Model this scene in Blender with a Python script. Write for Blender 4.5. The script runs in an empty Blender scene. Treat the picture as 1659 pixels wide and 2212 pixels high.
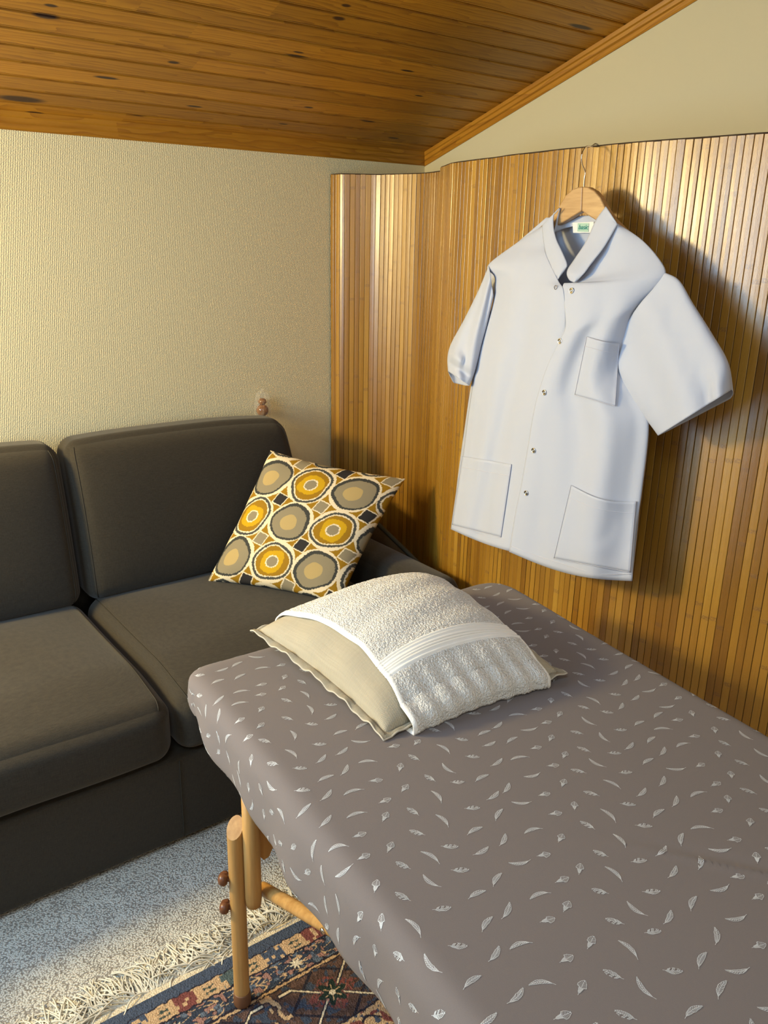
import bpy, bmesh, math, random
import numpy as np
from mathutils import Vector, Matrix

# ------------------------------------------------------------------ camera
SC = bpy.context.scene
COL = SC.collection
W, H, F = 1659.0, 2212.0, 1800.0
CX, CY = W / 2, H / 2
CAMP = np.array([0.0, 0.0, 1.55])

def _rot():
    d = lambda p: np.array([p[0] - CX, p[1] - CY, F])
    X = d((3320, 567)); X /= np.linalg.norm(X)
    D = d((717, 6595)); D -= X * (D @ X); D /= np.linalg.norm(D)
    Z = -D
    return np.array([X, np.cross(Z, X), Z])
RC = _rot()
cam_d = bpy.data.cameras.new('camera')
cam = bpy.data.objects.new('camera', cam_d)
COL.objects.link(cam)
cam_d.sensor_fit = 'VERTICAL'
cam_d.sensor_height = 36.0
cam_d.lens = 36.0 * F / H
cam_d.clip_start = 0.02
_r, _u, _b = RC[:, 0], -RC[:, 1], -RC[:, 2]
cam.matrix_world = Matrix(((_r[0], _u[0], _b[0], CAMP[0]), (_r[1], _u[1], _b[1], CAMP[1]),
                           (_r[2], _u[2], _b[2], CAMP[2]), (0, 0, 0, 1)))
SC.camera = cam

# ------------------------------------------------------------------ world, lights, exposure
SC.view_settings.view_transform = 'Standard'
SC.view_settings.look = 'None'
SC.view_settings.exposure = 0.12
SC.view_settings.gamma = 1.0
SC.view_settings.use_curve_mapping = False
world = bpy.data.worlds.new('world'); SC.world = world
world.use_nodes = True
world.node_tree.nodes['Background'].inputs[0].default_value = (0.5, 0.6, 0.8, 1)
world.node_tree.nodes['Background'].inputs[1].default_value = 0.3

def area(name, loc, target, sx, sy, power, color, spread=math.pi):
    l = bpy.data.lights.new(name, 'AREA'); l.shape = 'RECTANGLE'; l.size = sx; l.size_y = sy
    l.energy = power; l.color = color; l.spread = spread
    o = bpy.data.objects.new(name, l); COL.objects.link(o)
    o.location = loc
    o.rotation_euler = (Vector(target) - Vector(loc)).to_track_quat('-Z', 'Y').to_euler()
    return o
WARM = (1.0, 0.77, 0.34)
COOL = (0.46, 0.72, 1.0)
area('daylight_warm', (-0.86, 2.42, 1.70), (1.0, 2.40, 0.75), 0.34, 0.32, 60, WARM)
area('daylight_cool', (-0.86, 1.62, 1.42), (1.0, 1.35, 1.1), 0.78, 1.06, 33, COOL)
area('daylight_behind', (-0.1, -2.42, 2.0), (0.5, 2.0, 0.8), 1.3, 1.2, 20, (0.98, 0.93, 0.86))
area('added_roof_fill', (-0.25, 0.25, 2.60), (0.05, 0.35, 0.0), 0.70, 0.80, 23, (0.62, 0.82, 1.0))  # added overhead fill to brighten towel, table top and carpet

# ------------------------------------------------------------------ helpers
def lin(c):
    return tuple(((x / 255 / 12.92) if x / 255 <= 0.04045 else ((x / 255 + 0.055) / 1.055) ** 2.4) for x in c)
def rays(P):
    P = np.atleast_2d(np.asarray(P, float))
    v = np.stack([P[:, 0] - CX, P[:, 1] - CY, np.full(len(P), F)], 1)
    return v @ RC.T
def on_x(P, x):
    r = rays(P); return r * (np.asarray(x, float) / r[:, 0])[:, None] + CAMP
def on_y(P, y):
    r = rays(P); return r * (y / r[:, 1])[:, None] + CAMP
def on_z(P, z):
    r = rays(P); return r * ((z - CAMP[2]) / r[:, 2])[:, None] + CAMP

class M:                                   # small node-building helper
    def __init__(s, name, rough=0.6, spec=0.5):
        s.m = bpy.data.materials.new(name); s.m.use_nodes = True
        s.n = s.m.node_tree.nodes; s.l = s.m.node_tree.links
        s.b = s.n['Principled BSDF']
        s.b.inputs['Roughness'].default_value = rough
        s.b.inputs['Specular IOR Level'].default_value = spec
    def node(s, t, **k):
        n = s.n.new(t)
        for a, v in k.items():
            if a.startswith('i_'):
                key = a[2:]; key = int(key) if key.isdigit() else key.replace('_', ' ')
                s.set(n, key, v)
            else: setattr(n, a, v)
        return n
    def set(s, n, key, v):
        if isinstance(v, bpy.types.NodeSocket): s.l.new(v, n.inputs[key])
        else: n.inputs[key].default_value = v
    def math(s, op, a, b=0.0, c=0.0, clamp=False):
        n = s.n.new('ShaderNodeMath'); n.operation = op; n.use_clamp = clamp
        s.set(n, 0, a); s.set(n, 1, b); s.set(n, 2, c)
        return n.outputs[0]
    def ramp(s, fac, stops, mode='LINEAR'):
        n = s.n.new('ShaderNodeValToRGB'); n.color_ramp.interpolation = mode
        e = n.color_ramp.elements
        while len(e) < len(stops): e.new(0.5)
        for q, (p, c) in zip(e, stops):
            q.position = p; q.color = (*c, 1) if len(c) == 3 else c
        s.l.new(fac, n.inputs[0]); return n.outputs[0]
    def mix(s, fac, a, b, mode='MIX'):
        n = s.n.new('ShaderNodeMix'); n.data_type = 'RGBA'; n.blend_type = mode
        for key, v in ((0, fac), (6, a), (7, b)):
            if isinstance(v, tuple) and len(v) == 3: v = (*v, 1)
            s.set(n, key, v)
        return n.outputs[2]
    def uv(s):
        return s.n.new('ShaderNodeUVMap').outputs[0]
    def obj(s):
        return s.n.new('ShaderNodeTexCoord').outputs['Object']
    def sep(s, v):
        n = s.n.new('ShaderNodeSeparateXYZ'); s.l.new(v, n.inputs[0]); return n.outputs
    def comb(s, x=0.0, y=0.0, z=0.0):
        n = s.n.new('ShaderNodeCombineXYZ')
        for k, v in enumerate((x, y, z)): s.set(n, k, v)
        return n.outputs[0]
    def noise(s, vec, scale=5.0, detail=3.0, rough=0.5, dist=0.0):
        n = s.n.new('ShaderNodeTexNoise'); s.l.new(vec, n.inputs['Vector'])
        n.inputs['Scale'].default_value = scale; n.inputs['Detail'].default_value = detail
        n.inputs['Roughness'].default_value = rough; n.inputs['Distortion'].default_value = dist
        return n.outputs[0]
    def voro(s, vec, scale=5.0, out='Distance', feature='F1'):
        n = s.n.new('ShaderNodeTexVoronoi'); n.feature = feature; s.l.new(vec, n.inputs['Vector'])
        n.inputs['Scale'].default_value = scale; return n.outputs[out]
    def white(s, vec=None, w=None):
        n = s.n.new('ShaderNodeTexWhiteNoise')
        if w is not None: n.noise_dimensions = '1D'; s.l.new(w, n.inputs['W'])
        else: s.l.new(vec, n.inputs['Vector'])
        return n.outputs[0]
    def mapping(s, vec, sc):
        n = s.n.new('ShaderNodeMapping'); s.l.new(vec, n.inputs[0]); n.inputs['Scale'].default_value = sc
        return n.outputs[0]
    def bump(s, h, strength=0.3, dist=0.002, chain=None):
        n = s.n.new('ShaderNodeBump'); s.l.new(h, n.inputs['Height'])
        n.inputs['Strength'].default_value = strength; n.inputs['Distance'].default_value = dist
        if chain is not None: s.l.new(chain, n.inputs['Normal'])
        return n.outputs[0]
    def out(s, color=None, normal=None, rough=None):
        if color is not None:
            if isinstance(color, tuple): s.b.inputs['Base Color'].default_value = (*color[:3], 1)
            else: s.l.new(color, s.b.inputs['Base Color'])
        if normal is not None: s.l.new(normal, s.b.inputs['Normal'])
        if rough is not None: s.l.new(rough, s.b.inputs['Roughness'])
        return s.m

def tag(o, label=None, cat=None, group=None, kind=None):
    if label: o['label'] = label
    if cat: o['category'] = cat
    if group: o['group'] = group
    if kind: o['kind'] = kind
    return o
def empty(name, loc):
    o = bpy.data.objects.new(name, None); COL.objects.link(o); o.location = loc
    o.empty_display_size = 0.05
    return o
def par(o, p):
    if p is not None:
        o.parent = p
        o.matrix_parent_inverse = Matrix.Translation(-Vector(p.location)) if p.type == 'EMPTY' else Matrix.Identity(4)
def mesh_obj(name, verts, faces, mat, parent=None, uvs=None, cols=None, smooth=True, attrs=None, mats=None, mi=None):
    me = bpy.data.meshes.new(name)
    verts = np.asarray(verts, float)
    me.from_pydata(verts.tolist(), [], [list(map(int, f)) for f in faces] if not isinstance(faces, np.ndarray) else faces.tolist())
    if uvs is not None:
        L = me.uv_layers.new(name='UVMap')
        vi = np.empty(len(me.loops), int); me.loops.foreach_get('vertex_index', vi)
        L.data.foreach_set('uv', np.asarray(uvs, float)[vi].ravel())
    if cols is not None:
        a = me.color_attributes.new('Col', 'FLOAT_COLOR', 'POINT')
        c = np.ones((len(verts), 4)); c[:, :3] = cols
        a.data.foreach_set('color', c.ravel())
    if attrs:
        for k, v in attrs.items():
            a = me.attributes.new(k, 'FLOAT', 'POINT'); a.data.foreach_set('value', np.asarray(v, float).ravel())
    for m in (mats or [mat]): me.materials.append(m)
    if mi is not None: me.polygons.foreach_set('material_index', np.asarray(mi, int))
    if smooth: me.polygons.foreach_set('use_smooth', np.ones(len(me.polygons), bool))
    me.update()
    o = bpy.data.objects.new(name, me); COL.objects.link(o); par(o, parent)
    return o
def gfaces(nu, nv, off=0, closeu=False):
    i, j = np.meshgrid(np.arange(nu if closeu else nu - 1), np.arange(nv - 1), indexing='ij')
    i2 = (i + 1) % nu
    return (np.stack([i * nv + j, i2 * nv + j, i2 * nv + j + 1, i * nv + j + 1], -1).reshape(-1, 4) + off)
def grid_obj(name, P, mat, parent=None, cols=None, closeu=False, uvs=None, flip=False, **k):
    nu, nv = P.shape[:2]
    f = gfaces(nu, nv, 0, closeu)
    if flip: f = f[:, ::-1]
    if uvs is None:
        u, v = np.meshgrid(np.linspace(0, 1, nu), np.linspace(0, 1, nv), indexing='ij'); uvs = np.stack([u, v], -1)
    return mesh_obj(name, P.reshape(-1, 3), f, mat, parent, np.asarray(uvs).reshape(-1, 2),
                    None if cols is None else cols.reshape(-1, 3), **k)
def solidify(o, t, off=0.0):
    m = o.modifiers.new('solid', 'SOLIDIFY'); m.thickness = t; m.offset = off; return o
def spline(pts, n, t=None):
    pts = np.asarray(pts, float); N = len(pts)
    if t is None: t = np.linspace(0, N - 1, n)
    t = np.clip(t, 0, N - 1 - 1e-9); i = t.astype(int); f = (t - i)[:, None]
    ext = np.vstack([2 * pts[0] - pts[1], pts, 2 * pts[-1] - pts[-2]])
    a, b, c, d = ext[i], ext[i + 1], ext[i + 2], ext[i + 3]
    return 0.5 * (2 * b + (c - a) * f + (2 * a - 5 * b + 4 * c - d) * f ** 2 + (3 * b - a - 3 * c + d) * f ** 3)
def tube_data(path, r, n=10, caps=True):
    path = np.asarray(path, float); N = len(path)
    r = np.broadcast_to(np.asarray(r, float), (N,))
    T = np.gradient(path, axis=0); T /= np.linalg.norm(T, axis=1)[:, None] + 1e-12
    a = np.array([0, 0, 1.0]) if abs(T[0, 2]) < .9 else np.array([1.0, 0, 0])
    nrm = np.cross(T[0], a); nrm /= np.linalg.norm(nrm)
    V = []
    for k in range(N):
        nrm = nrm - T[k] * (nrm @ T[k]); nrm /= np.linalg.norm(nrm)
        b = np.cross(T[k], nrm)
        ph = np.linspace(0, 2 * np.pi, n, endpoint=False)
        V.append(path[k] + r[k] * (np.cos(ph)[:, None] * nrm + np.sin(ph)[:, None] * b))
    V = np.vstack(V); fs = []
    for k in range(N - 1):
        for q in range(n):
            fs.append((k * n + q, k * n + (q + 1) % n, (k + 1) * n + (q + 1) % n, (k + 1) * n + q))
    if caps:
        fs.append(tuple(range(n))[::-1]); fs.append(tuple(range((N - 1) * n, N * n)))
    return V, fs
def tube(name, path, r, mat, parent=None, n=10):
    V, f = tube_data(path, r, n); return mesh_obj(name, V, f, mat, parent)
def multi(name, parts, mat, parent=None, **k):
    V, Fs, o = [], [], 0
    for v, f in parts:
        V.append(v); Fs += [tuple(i + o for i in q) for q in f]; o += len(v)
    return mesh_obj(name, np.vstack(V), Fs, mat, parent, **k)
def lathe_data(prof, n=24, c=(0, 0, 0)):
    prof = np.asarray(prof, float); V = []
    for r, z in prof:
        ph = np.linspace(0, 2 * np.pi, n, endpoint=False)
        V.append(np.stack([c[0] + r * np.cos(ph), c[1] + r * np.sin(ph), np.full(n, c[2] + z)], 1))
    V = np.vstack(V); fs = []
    for k in range(len(prof) - 1):
        for q in range(n): fs.append((k * n + q, k * n + (q + 1) % n, (k + 1) * n + (q + 1) % n, (k + 1) * n + q))
    fs.append(tuple(range(n))[::-1]); fs.append(tuple(range((len(prof) - 1) * n, len(prof) * n)))
    return V, fs
def rbox_data(lo, hi, r, n=10, fn=None):
    """rounded box: cube surface lattice clamped to an inner box and pushed out by r"""
    lo, hi = np.asarray(lo, float), np.asarray(hi, float); h = (hi - lo) / 2; c = (lo + hi) / 2
    r = min(r, h.min() * 0.999)
    g = np.linspace(-1, 1, n * 2 + 1)
    g = np.sign(g) * (1 - (1 - np.abs(g)) ** 1.6)
    bm = bmesh.new()
    bmesh.ops.create_cube(bm, size=2)
    V, Fs, o = [], [], 0
    bm.free()
    for ax in range(3):
        for s in (-1, 1):
            a, b = np.meshgrid(g, g, indexing='ij')
            P = np.zeros(a.shape + (3,)); P[..., ax] = s; P[..., (ax + 1) % 3] = a; P[..., (ax + 2) % 3] = b
            f = gfaces(len(g), len(g), o)
            if s < 0: f = f[:, ::-1]
            V.append(P.reshape(-1, 3)); Fs += f.tolist(); o += a.size
    P = np.vstack(V)
    full = P * h
    inner = np.clip(full, -(h - r), (h - r))
    # spread lattice: remap so that the rounding rows get their share
    d = full - inner; L = np.linalg.norm(d, axis=1)[:, None]; L[L == 0] = 1
    Q = inner + d / L * r + c
    if fn is not None: Q = fn(Q, P)
    return Q, Fs
def rbox(name, lo, hi, r, mat, parent=None, n=10, fn=None, merge=True):
    V, f = rbox_data(lo, hi, r, n, fn)
    o = mesh_obj(name, V, f, mat, parent)
    if merge:
        bm = bmesh.new(); bm.from_mesh(o.data); bmesh.ops.remove_doubles(bm, verts=bm.verts, dist=1e-6)
        bm.to_mesh(o.data); bm.free()
        o.data.polygons.foreach_set('use_smooth', np.ones(len(o.data.polygons), bool))
    return o
def vnoise(x, y, seed=0):
    """smooth value noise, vectorised"""
    x = np.asarray(x, float); y = np.asarray(y, float)
    xi, yi = np.floor(x).astype(int), np.floor(y).astype(int); fx, fy = x - xi, y - yi
    fx = fx * fx * (3 - 2 * fx); fy = fy * fy * (3 - 2 * fy)
    h = lambda a, b: (np.sin(a * 127.1 + b * 311.7 + seed * 74.7) * 43758.5453) % 1.0
    return (h(xi, yi) * (1 - fx) + h(xi + 1, yi) * fx) * (1 - fy) + (h(xi, yi + 1) * (1 - fx) + h(xi + 1, yi + 1) * fx) * fy
def sstep(a, b, x):
    t = np.clip((x - a) / (b - a), 0, 1); return t * t * (3 - 2 * t)

def translucent(mat, col, f):
    nt = mat.node_tree; out = [n for n in nt.nodes if n.type == 'OUTPUT_MATERIAL'][0]
    t = nt.nodes.new('ShaderNodeBsdfTranslucent'); t.inputs[0].default_value = (*col, 1)
    mx = nt.nodes.new('ShaderNodeMixShader'); mx.inputs[0].default_value = f
    nt.links.new(nt.nodes['Principled BSDF'].outputs[0], mx.inputs[1]); nt.links.new(t.outputs[0], mx.inputs[2]); nt.links.new(mx.outputs[0], out.inputs[0])
# ------------------------------------------------------------------ room numbers
YW, XW, XL, YF = 2.70, 2.228, -0.88, -2.5
SL = 0.318
ZK = 1.862
zc = lambda y: ZK + SL * (YW - y)

# ------------------------------------------------------------------ materials: setting
def mat_wall(name, col, weave):
    m = M(name, 0.75, 0.25)
    o = m.obj(); x, y, z = m.sep(o)
    n1 = m.noise(o, 2.0, 2)
    c = m.mix(m.math('MULTIPLY', n1, 0.25), col, tuple(v * 0.93 for v in col))
    if weave:
        # woven glass-fibre wallpaper: small slanted lozenges
        a = m.math('SINE', m.math('MULTIPLY', m.math('ADD', x, m.math('MULTIPLY', z, 0.75)), 830.0))
        b = m.math('SINE', m.math('MULTIPLY', m.math('SUBTRACT', z, m.math('MULTIPLY', x, 0.22)), 760.0))
        w = m.math('MULTIPLY', a, b)
        h = m.math('ADD', w, m.math('MULTIPLY', m.noise(o, 240.0, 3), 4.0))
        nm = m.bump(h, 0.55, 0.0009)
    else:
        nm = m.bump(m.noise(o, 160.0, 3), 0.18, 0.0009)
    return m.out(c, nm)
m_wall_b = mat_wall('wallpaper', (0.76, 0.68, 0.43), True)
m_wall = mat_wall('wall_paint', (0.56, 0.51, 0.35), False)

def mat_plank(name, dark, mid, lite, knots=None, pitch=0.0745, rough=0.42, bright=1.0):
    """uv: u metres along the board, v metres across the boards"""
    m = M(name, rough, 0.4)
    u, v, _ = m.sep(m.uv())
    idx = m.math('FLOOR', m.math('DIVIDE', v, pitch))
    seg = m.math('FLOOR', m.math('DIVIDE', m.math('ADD', u, m.math('MULTIPLY', m.white(w=idx), 2.2)), 2.3))
    rnd = m.white(vec=m.comb(idx, seg, 3.0))
    P = m.comb(m.math('ADD', u, m.math('MULTIPLY', rnd, 37.0)), m.math('MULTIPLY', v, 9.0), m.math('MULTIPLY', rnd, 11.0))
    warp = m.noise(P, 1.6, 3, 0.55)
    gr = m.math('FRACT', m.math('MULTIPLY', m.math('ADD', m.math('MULTIPLY', v, 60.0), m.math('MULTIPLY', warp, 9.0)), 1.0))
    gr = m.math('MULTIPLY', gr, gr)
    fine = m.noise(m.mapping(m.uv(), (14.0, 700.0, 1.0)), 1.0, 4, 0.6)
    fac = m.math('ADD', m.math('MULTIPLY', gr, 0.35), m.math('ADD', m.math('MULTIPLY', fine, 0.35), m.math('MULTIPLY', warp, 0.25)))
    c = m.ramp(fac, [(0.15, lite), (0.5, mid), (0.95, dark)])
    tone = m.math('MULTIPLY_ADD', rnd, 0.45, 0.78 * bright)
    c = m.mix(1.0, c, m.comb(tone, tone, tone), 'MULTIPLY')
    kn = None
    if knots:
        for (ku, kv, ra, rb) in knots:
            dx = m.math('DIVIDE', m.math('SUBTRACT', u, ku), ra); dy = m.math('DIVIDE', m.math('SUBTRACT', v, kv), rb)
            d = m.math('ADD', m.math('MULTIPLY', dx, dx), m.math('MULTIPLY', dy, dy))
            d = m.math('ADD', d, m.math('MULTIPLY', m.math('SUBTRACT', fine, 0.5), 0.5))
            s = m.math('SUBTRACT', 1.0, m.math('MULTIPLY', d, 1.0), clamp=True)
            kn = s if kn is None else m.math('MAXIMUM', kn, s)
        kn = m.math('MULTIPLY', kn, 1.5, clamp=True)
        c = m.mix(kn, c, (0.035, 0.012, 0.006))
    return m.out(c, m.bump(fac, 0.12, 0.001))

def ceil_uv(p, z0=ZK):
    r = rays([p])[0]
    t = (z0 + SL * YW - CAMP[2]) / (r[2] + SL * r[1]); q = r * t + CAMP
    return q[0], (YW - q[1]) * math.sqrt(1 + SL * SL)
KN = []
for (px, py, ra, rb) in [(732, 40, .022, .010), (375, 135, .020, .008), (100, 35, .035, .012), (640, 122, .045, .009),
                         (667, 232, .020, .006), (230, 168, .040, .008), (45, 214, .075, .020), (420, 230, .030, .007),
                         (748, 12, .016, .008), (1255, 58, .06, .010), (75, 243, .03, .006), (795, 262, .035, .006),
                         (850, 298, .03, .006), (110, 12, .018, .007), (645, 113, .02, .005), (880, 153, .03, .006),
                         (905, 207, .02, .005), (300, 250, .05, .006), (612, 268, .02, .005)]:
    u_, v_ = ceil_uv((px, py)); KN.append((u_, v_, ra, rb))
D_, Mi_, L_ = (0.15, 0.046, 0.003), (0.34, 0.138, 0.008), (0.47, 0.215, 0.014)
m_ceil = mat_plank('pine_cladding', D_, Mi_, L_, KN)
m_trim = mat_plank('pine_moulding', (0.17, 0.055, 0.004), (0.33, 0.135, 0.008), (0.42, 0.19, 0.014),
                   None, pitch=1.0)

# ------------------------------------------------------------------ room shell
def slab(name, lo, hi, mat):
    v = [(x, y, z) for x in (lo[0], hi[0]) for y in (lo[1], hi[1]) for z in (lo[2], hi[2])]
    f = [(0, 1, 3, 2), (4, 6, 7, 5), (0, 4, 5, 1), (2, 3, 7, 6), (0, 2, 6, 4), (1, 5, 7, 3)]
    return v, f
def struct(o): o['kind'] = 'structure'; return o
# back wall (low knee wall) and right gable wall
V, f = slab('', (XL - .1, YW, -0.02), (XW + .1, YW + .1, ZK + .02), None)
struct(mesh_obj('wall_back', V, f, m_wall_b, smooth=False))
def gable(name, x0, x1, mat, holes=()):
    parts = []
    ys = sorted({YF, YW} | {h[0] for h in holes} | {h[1] for h in holes})
    for a, b in zip(ys[:-1], ys[1:]):
        hs = [h for h in holes if h[0] <= a and h[1] >= b]
        spans = [(-0.02, hs[0][2]), (hs[0][3], None)] if hs else [(-0.02, None)]
        for z0, z1 in spans:
            ta, tb = (zc(a), zc(b)) if z1 is None else (z1, z1)
            v = [(x0, a, z0), (x1, a, z0), (x1, b, z0), (x0, b, z0), (x0, a, ta), (x1, a, ta), (x1, b, tb), (x0, b, tb)]
            parts.append((np.array(v), [(0, 3, 2, 1), (4, 5, 6, 7), (0, 1, 5, 4), (1, 2, 6, 5), (2, 3, 7, 6), (3, 0, 4, 7)]))
    return struct(multi(name, parts, mat, smooth=False))
gable('wall_right', XW, XW + .1, m_wall)
gable('wall_left', XL - .1, XL, m_wall, holes=[(1.21, 2.03, 0.86, 1.98), (2.22, 2.62, 1.51, 1.87)])
gable_f = [(XL - .1, YF - .1), (XW + .1, YF)]
zf = zc(YF)
parts = []
for lo, hi in [((XL - .1, YF - .1, -.02), (-.8, YF, zf)), ((.6, YF - .1, -.02), (XW + .1, YF, zf)),
               ((-.8, YF - .1, -.02), (.6, YF, 1.35)), ((-.8, YF - .1, 2.65), (.6, YF, zf))]:
    v, f = slab('', lo, hi, None); parts.append((np.array(v), f))
struct(multi('wall_front', parts, m_wall, smooth=False))
# windows (frames around the openings the daylight comes through)
m_white = M('white_paint', 0.4).out((0.75, 0.74, 0.70))
def window(n, lo, hi, ax):
    a0, a1, z0, z1 = lo[0], hi[0], lo[1], hi[1]; parts = []
    for (s0, s1, t0, t1) in [(a0, a0 + .05, z0, z1), (a1 - .05, a1, z0, z1), (a0, a1, z0, z0 + .05), (a0, a1, z1 - .05, z1), ((a0 + a1) / 2 - .02, (a0 + a1) / 2 + .02, z0, z1)]:
        if ax == 'x': v, f = slab('', (XL - .08, s0, t0), (XL - .03, s1, t1), None)
        else: v, f = slab('', (s0, YF - .08, t0), (s1, YF - .03, t1), None)
        parts.append((np.array(v), f))
    struct(multi('window_%d' % n, parts, m_white, smooth=False))
window(1, (1.21, 0.86), (2.03, 1.98), 'x'); window(2, (2.22, 1.51), (2.62, 1.87), 'x'); window(3, (-.8, 1.35), (.6, 2.65), 'y')

# ceiling: tongue-and-groove boards running along the knee wall
pitch = 0.0745; cs = math.sqrt(1 + SL * SL)
prof = [(0.0, 0.007), (0.0020, 0.007), (0.0045, 0.0005), (0.0075, 0.0), (0.0090, 0.0028), (0.0105, 0.0), (pitch - 0.0045, 0.0), (pitch - 0.0020, 0.007)]
nb = int((YW - YF) * cs / pitch) + 2
sv, hv = [], []
for k in range(nb):
    for a, d in prof: sv.append(k * pitch + a); hv.append(d)
sv, hv = np.array(sv), np.array(hv)
xs = np.array([XL - .1, XW + .1])
P = np.zeros((2, len(sv), 3)); UV = np.zeros((2, len(sv), 2))
nrm = np.array([0, SL, 1]) / cs
for i, x in enumerate(xs):
    P[i, :, 0] = x; P[i, :, 1] = YW - sv / cs + hv * nrm[1]; P[i, :, 2] = ZK + SL * sv / cs + hv * nrm[2]
    UV[i, :, 0] = x; UV[i, :, 1] = sv
o = grid_obj('ceiling', P, m_ceil, uvs=UV, flip=True, smooth=False); struct(o)
P2 = P[:, [0, -1]].copy(); P2[..., 2] += 0.06
V = np.vstack([P2.reshape(-1, 3)]); o2 = None
# outer roof skin keeps daylight out
me = o.data; bm = bmesh.new(); bm.from_mesh(me)
vs = [bm.verts.new(Vector(p)) for p in (P2[0, 0], P2[1, 0], P2[1, 1], P2[0, 1])]; bm.faces.new(vs); bm.to_mesh(me); bm.free()

# frame added around the overhead fill lamp, no roof window known here
parts = []
for (x0_, x1_, y0_, y1_) in ((-.66, -.60, -.20, .70), (.10, .16, -.20, .70), (-.66, .16, -.20, -.14), (-.66, .16, .64, .70)):
    v_ = []
    for x in (x0_, x1_):
        for y in (y0_, y1_):
            for dz_ in (-.035, .02): v_.append((x, y, zc(y) + dz_))
    parts.append((np.array(v_), [(0, 1, 3, 2), (4, 6, 7, 5), (0, 4, 5, 1), (2, 3, 7, 6), (0, 2, 6, 4), (1, 5, 7, 3)]))
struct(multi('window_4', parts, m_white, smooth=False))

# cornice mouldings
cp = [(0.0, 0.0), (0.0, -0.040), (0.004, -0.0405), (0.007, -0.036), (0.008, -0.026), (0.014, -0.023), (0.016, -0.013), (0.021, -0.010), (0.024, 0.0)]
def cornice_back():
    P = np.zeros((2, len(cp), 3)); UV = np.zeros((2, len(cp), 2))
    for i, x in enumerate((XL, XW)):
        for j, (a, b) in enumerate(cp):
            xx = x - (a if i else 0)
            P[i, j] = (xx, YW - a, zc(YW - a) + b); UV[i, j] = (x, j * 0.006)
    return struct(grid_obj('trim_1', P, m_trim, uvs=UV, smooth=False))
def cornice_right():
    P = np.zeros((2, len(cp), 3)); UV = np.zeros((2, len(cp), 2))
    for i, y in enumerate((YW, YF)):
        for j, (a, b) in enumerate(cp):
            yy = y - (a if i == 0 else 0)
            P[i, j] = (XW - a, yy, zc(yy) + b * 1.05); UV[i, j] = (y + 5, j * 0.006)
    return struct(grid_obj('trim_2', P, m_trim, uvs=UV, flip=True, smooth=False))
cornice_back(); cornice_right()

# floor: loop-pile carpet
m = M('loop_pile_carpet', 0.95, 0.1)
o = m.obj()
vr = m.voro(m.mapping(o, (1.0, 1.25, 1.0)), 215.0)
n2 = m.noise(o, 22.0, 3)
c = m.ramp(m.math('ADD', m.math('MULTIPLY', vr, 1.1), m.math('MULTIPLY', n2, 0.5)),
           [(0.25, lin((224, 223, 212))), (0.85, lin((206, 203, 192))), (1.0, lin((150, 145, 136)))])
m_carpet = m.out(c, m.bump(m.math('MULTIPLY', vr, -1.0), 0.9, 0.004))
v, f = slab('', (XL - .1, YF - .1, -.06), (XW + .1, YW + .1, 0.0), None)
struct(mesh_obj('floor', v, f, m_carpet, smooth=False))

# ------------------------------------------------------------------ bamboo roll screens
m = M('bamboo_slat', 0.36, 0.8)
at = m.node('ShaderNodeAttribute', attribute_name='slat'); sl = at.outputs['Fac']
u, v, _ = m.sep(m.uv())
r1 = m.white(w=sl); r2 = m.white(w=m.math('ADD', sl, 71.3))
gr = m.noise(m.comb(m.math('MULTIPLY', u, 900.0), m.math('MULTIPLY', v, 7.0), sl), 1.0, 4, 0.6)
blot = m.noise(m.comb(m.math('MULTIPLY', u, 10.0), m.math('MULTIPLY', v, 3.0), m.math('MULTIPLY', sl, 3.7)), 1.0, 2)
fac = m.math('ADD', m.math('MULTIPLY', r1, 0.50), m.math('ADD', m.math('MULTIPLY', gr, 0.30), m.math('MULTIPLY', blot, 0.30)))
c = m.ramp(fac, [(0.12, (0.13, 0.050, 0.005)), (0.45, (0.27, 0.124, 0.011)), (0.72, (0.38, 0.192, 0.020)), (1.0, (0.54, 0.32, 0.052))])
ph = m.math('ABSOLUTE', m.math('SUBTRACT', m.math('FRACT', m.math('ADD', m.math('MULTIPLY', v, 2.6), m.math('MULTIPLY', r2, 5.0))), 0.5))
knot = m.math('MULTIPLY', m.math('LESS_THAN', ph, 0.013), m.math('GREATER_THAN', m.noise(m.comb(m.math('MULTIPLY', u, 400.0), m.math('MULTIPLY', v, 260.0), sl), 1.0, 2), 0.47))
c = m.mix(m.math('MULTIPLY', knot, 0.55), c, (0.16, 0.075, 0.025))
m.b.inputs['Coat Weight'].default_value = 0.5; m.b.inputs['Coat Roughness'].default_value = 0.22
fb = m.noise(m.comb(m.math('MULTIPLY', u, 700.0), m.math('MULTIPLY', v, 90.0), sl), 1.0, 3, 0.7)
m_bam = m.out(c, m.bump(m.math('ADD', m.math('ADD', gr, fb), m.math('MULTIPLY', knot, 0.6)), 0.30, 0.0012), m.math('MULTIPLY_ADD', fb, 0.22, 0.20))
m_back = M('screen_backing', 0.8).out((0.05, 0.03, 0.015))
HS = 1.765
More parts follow.
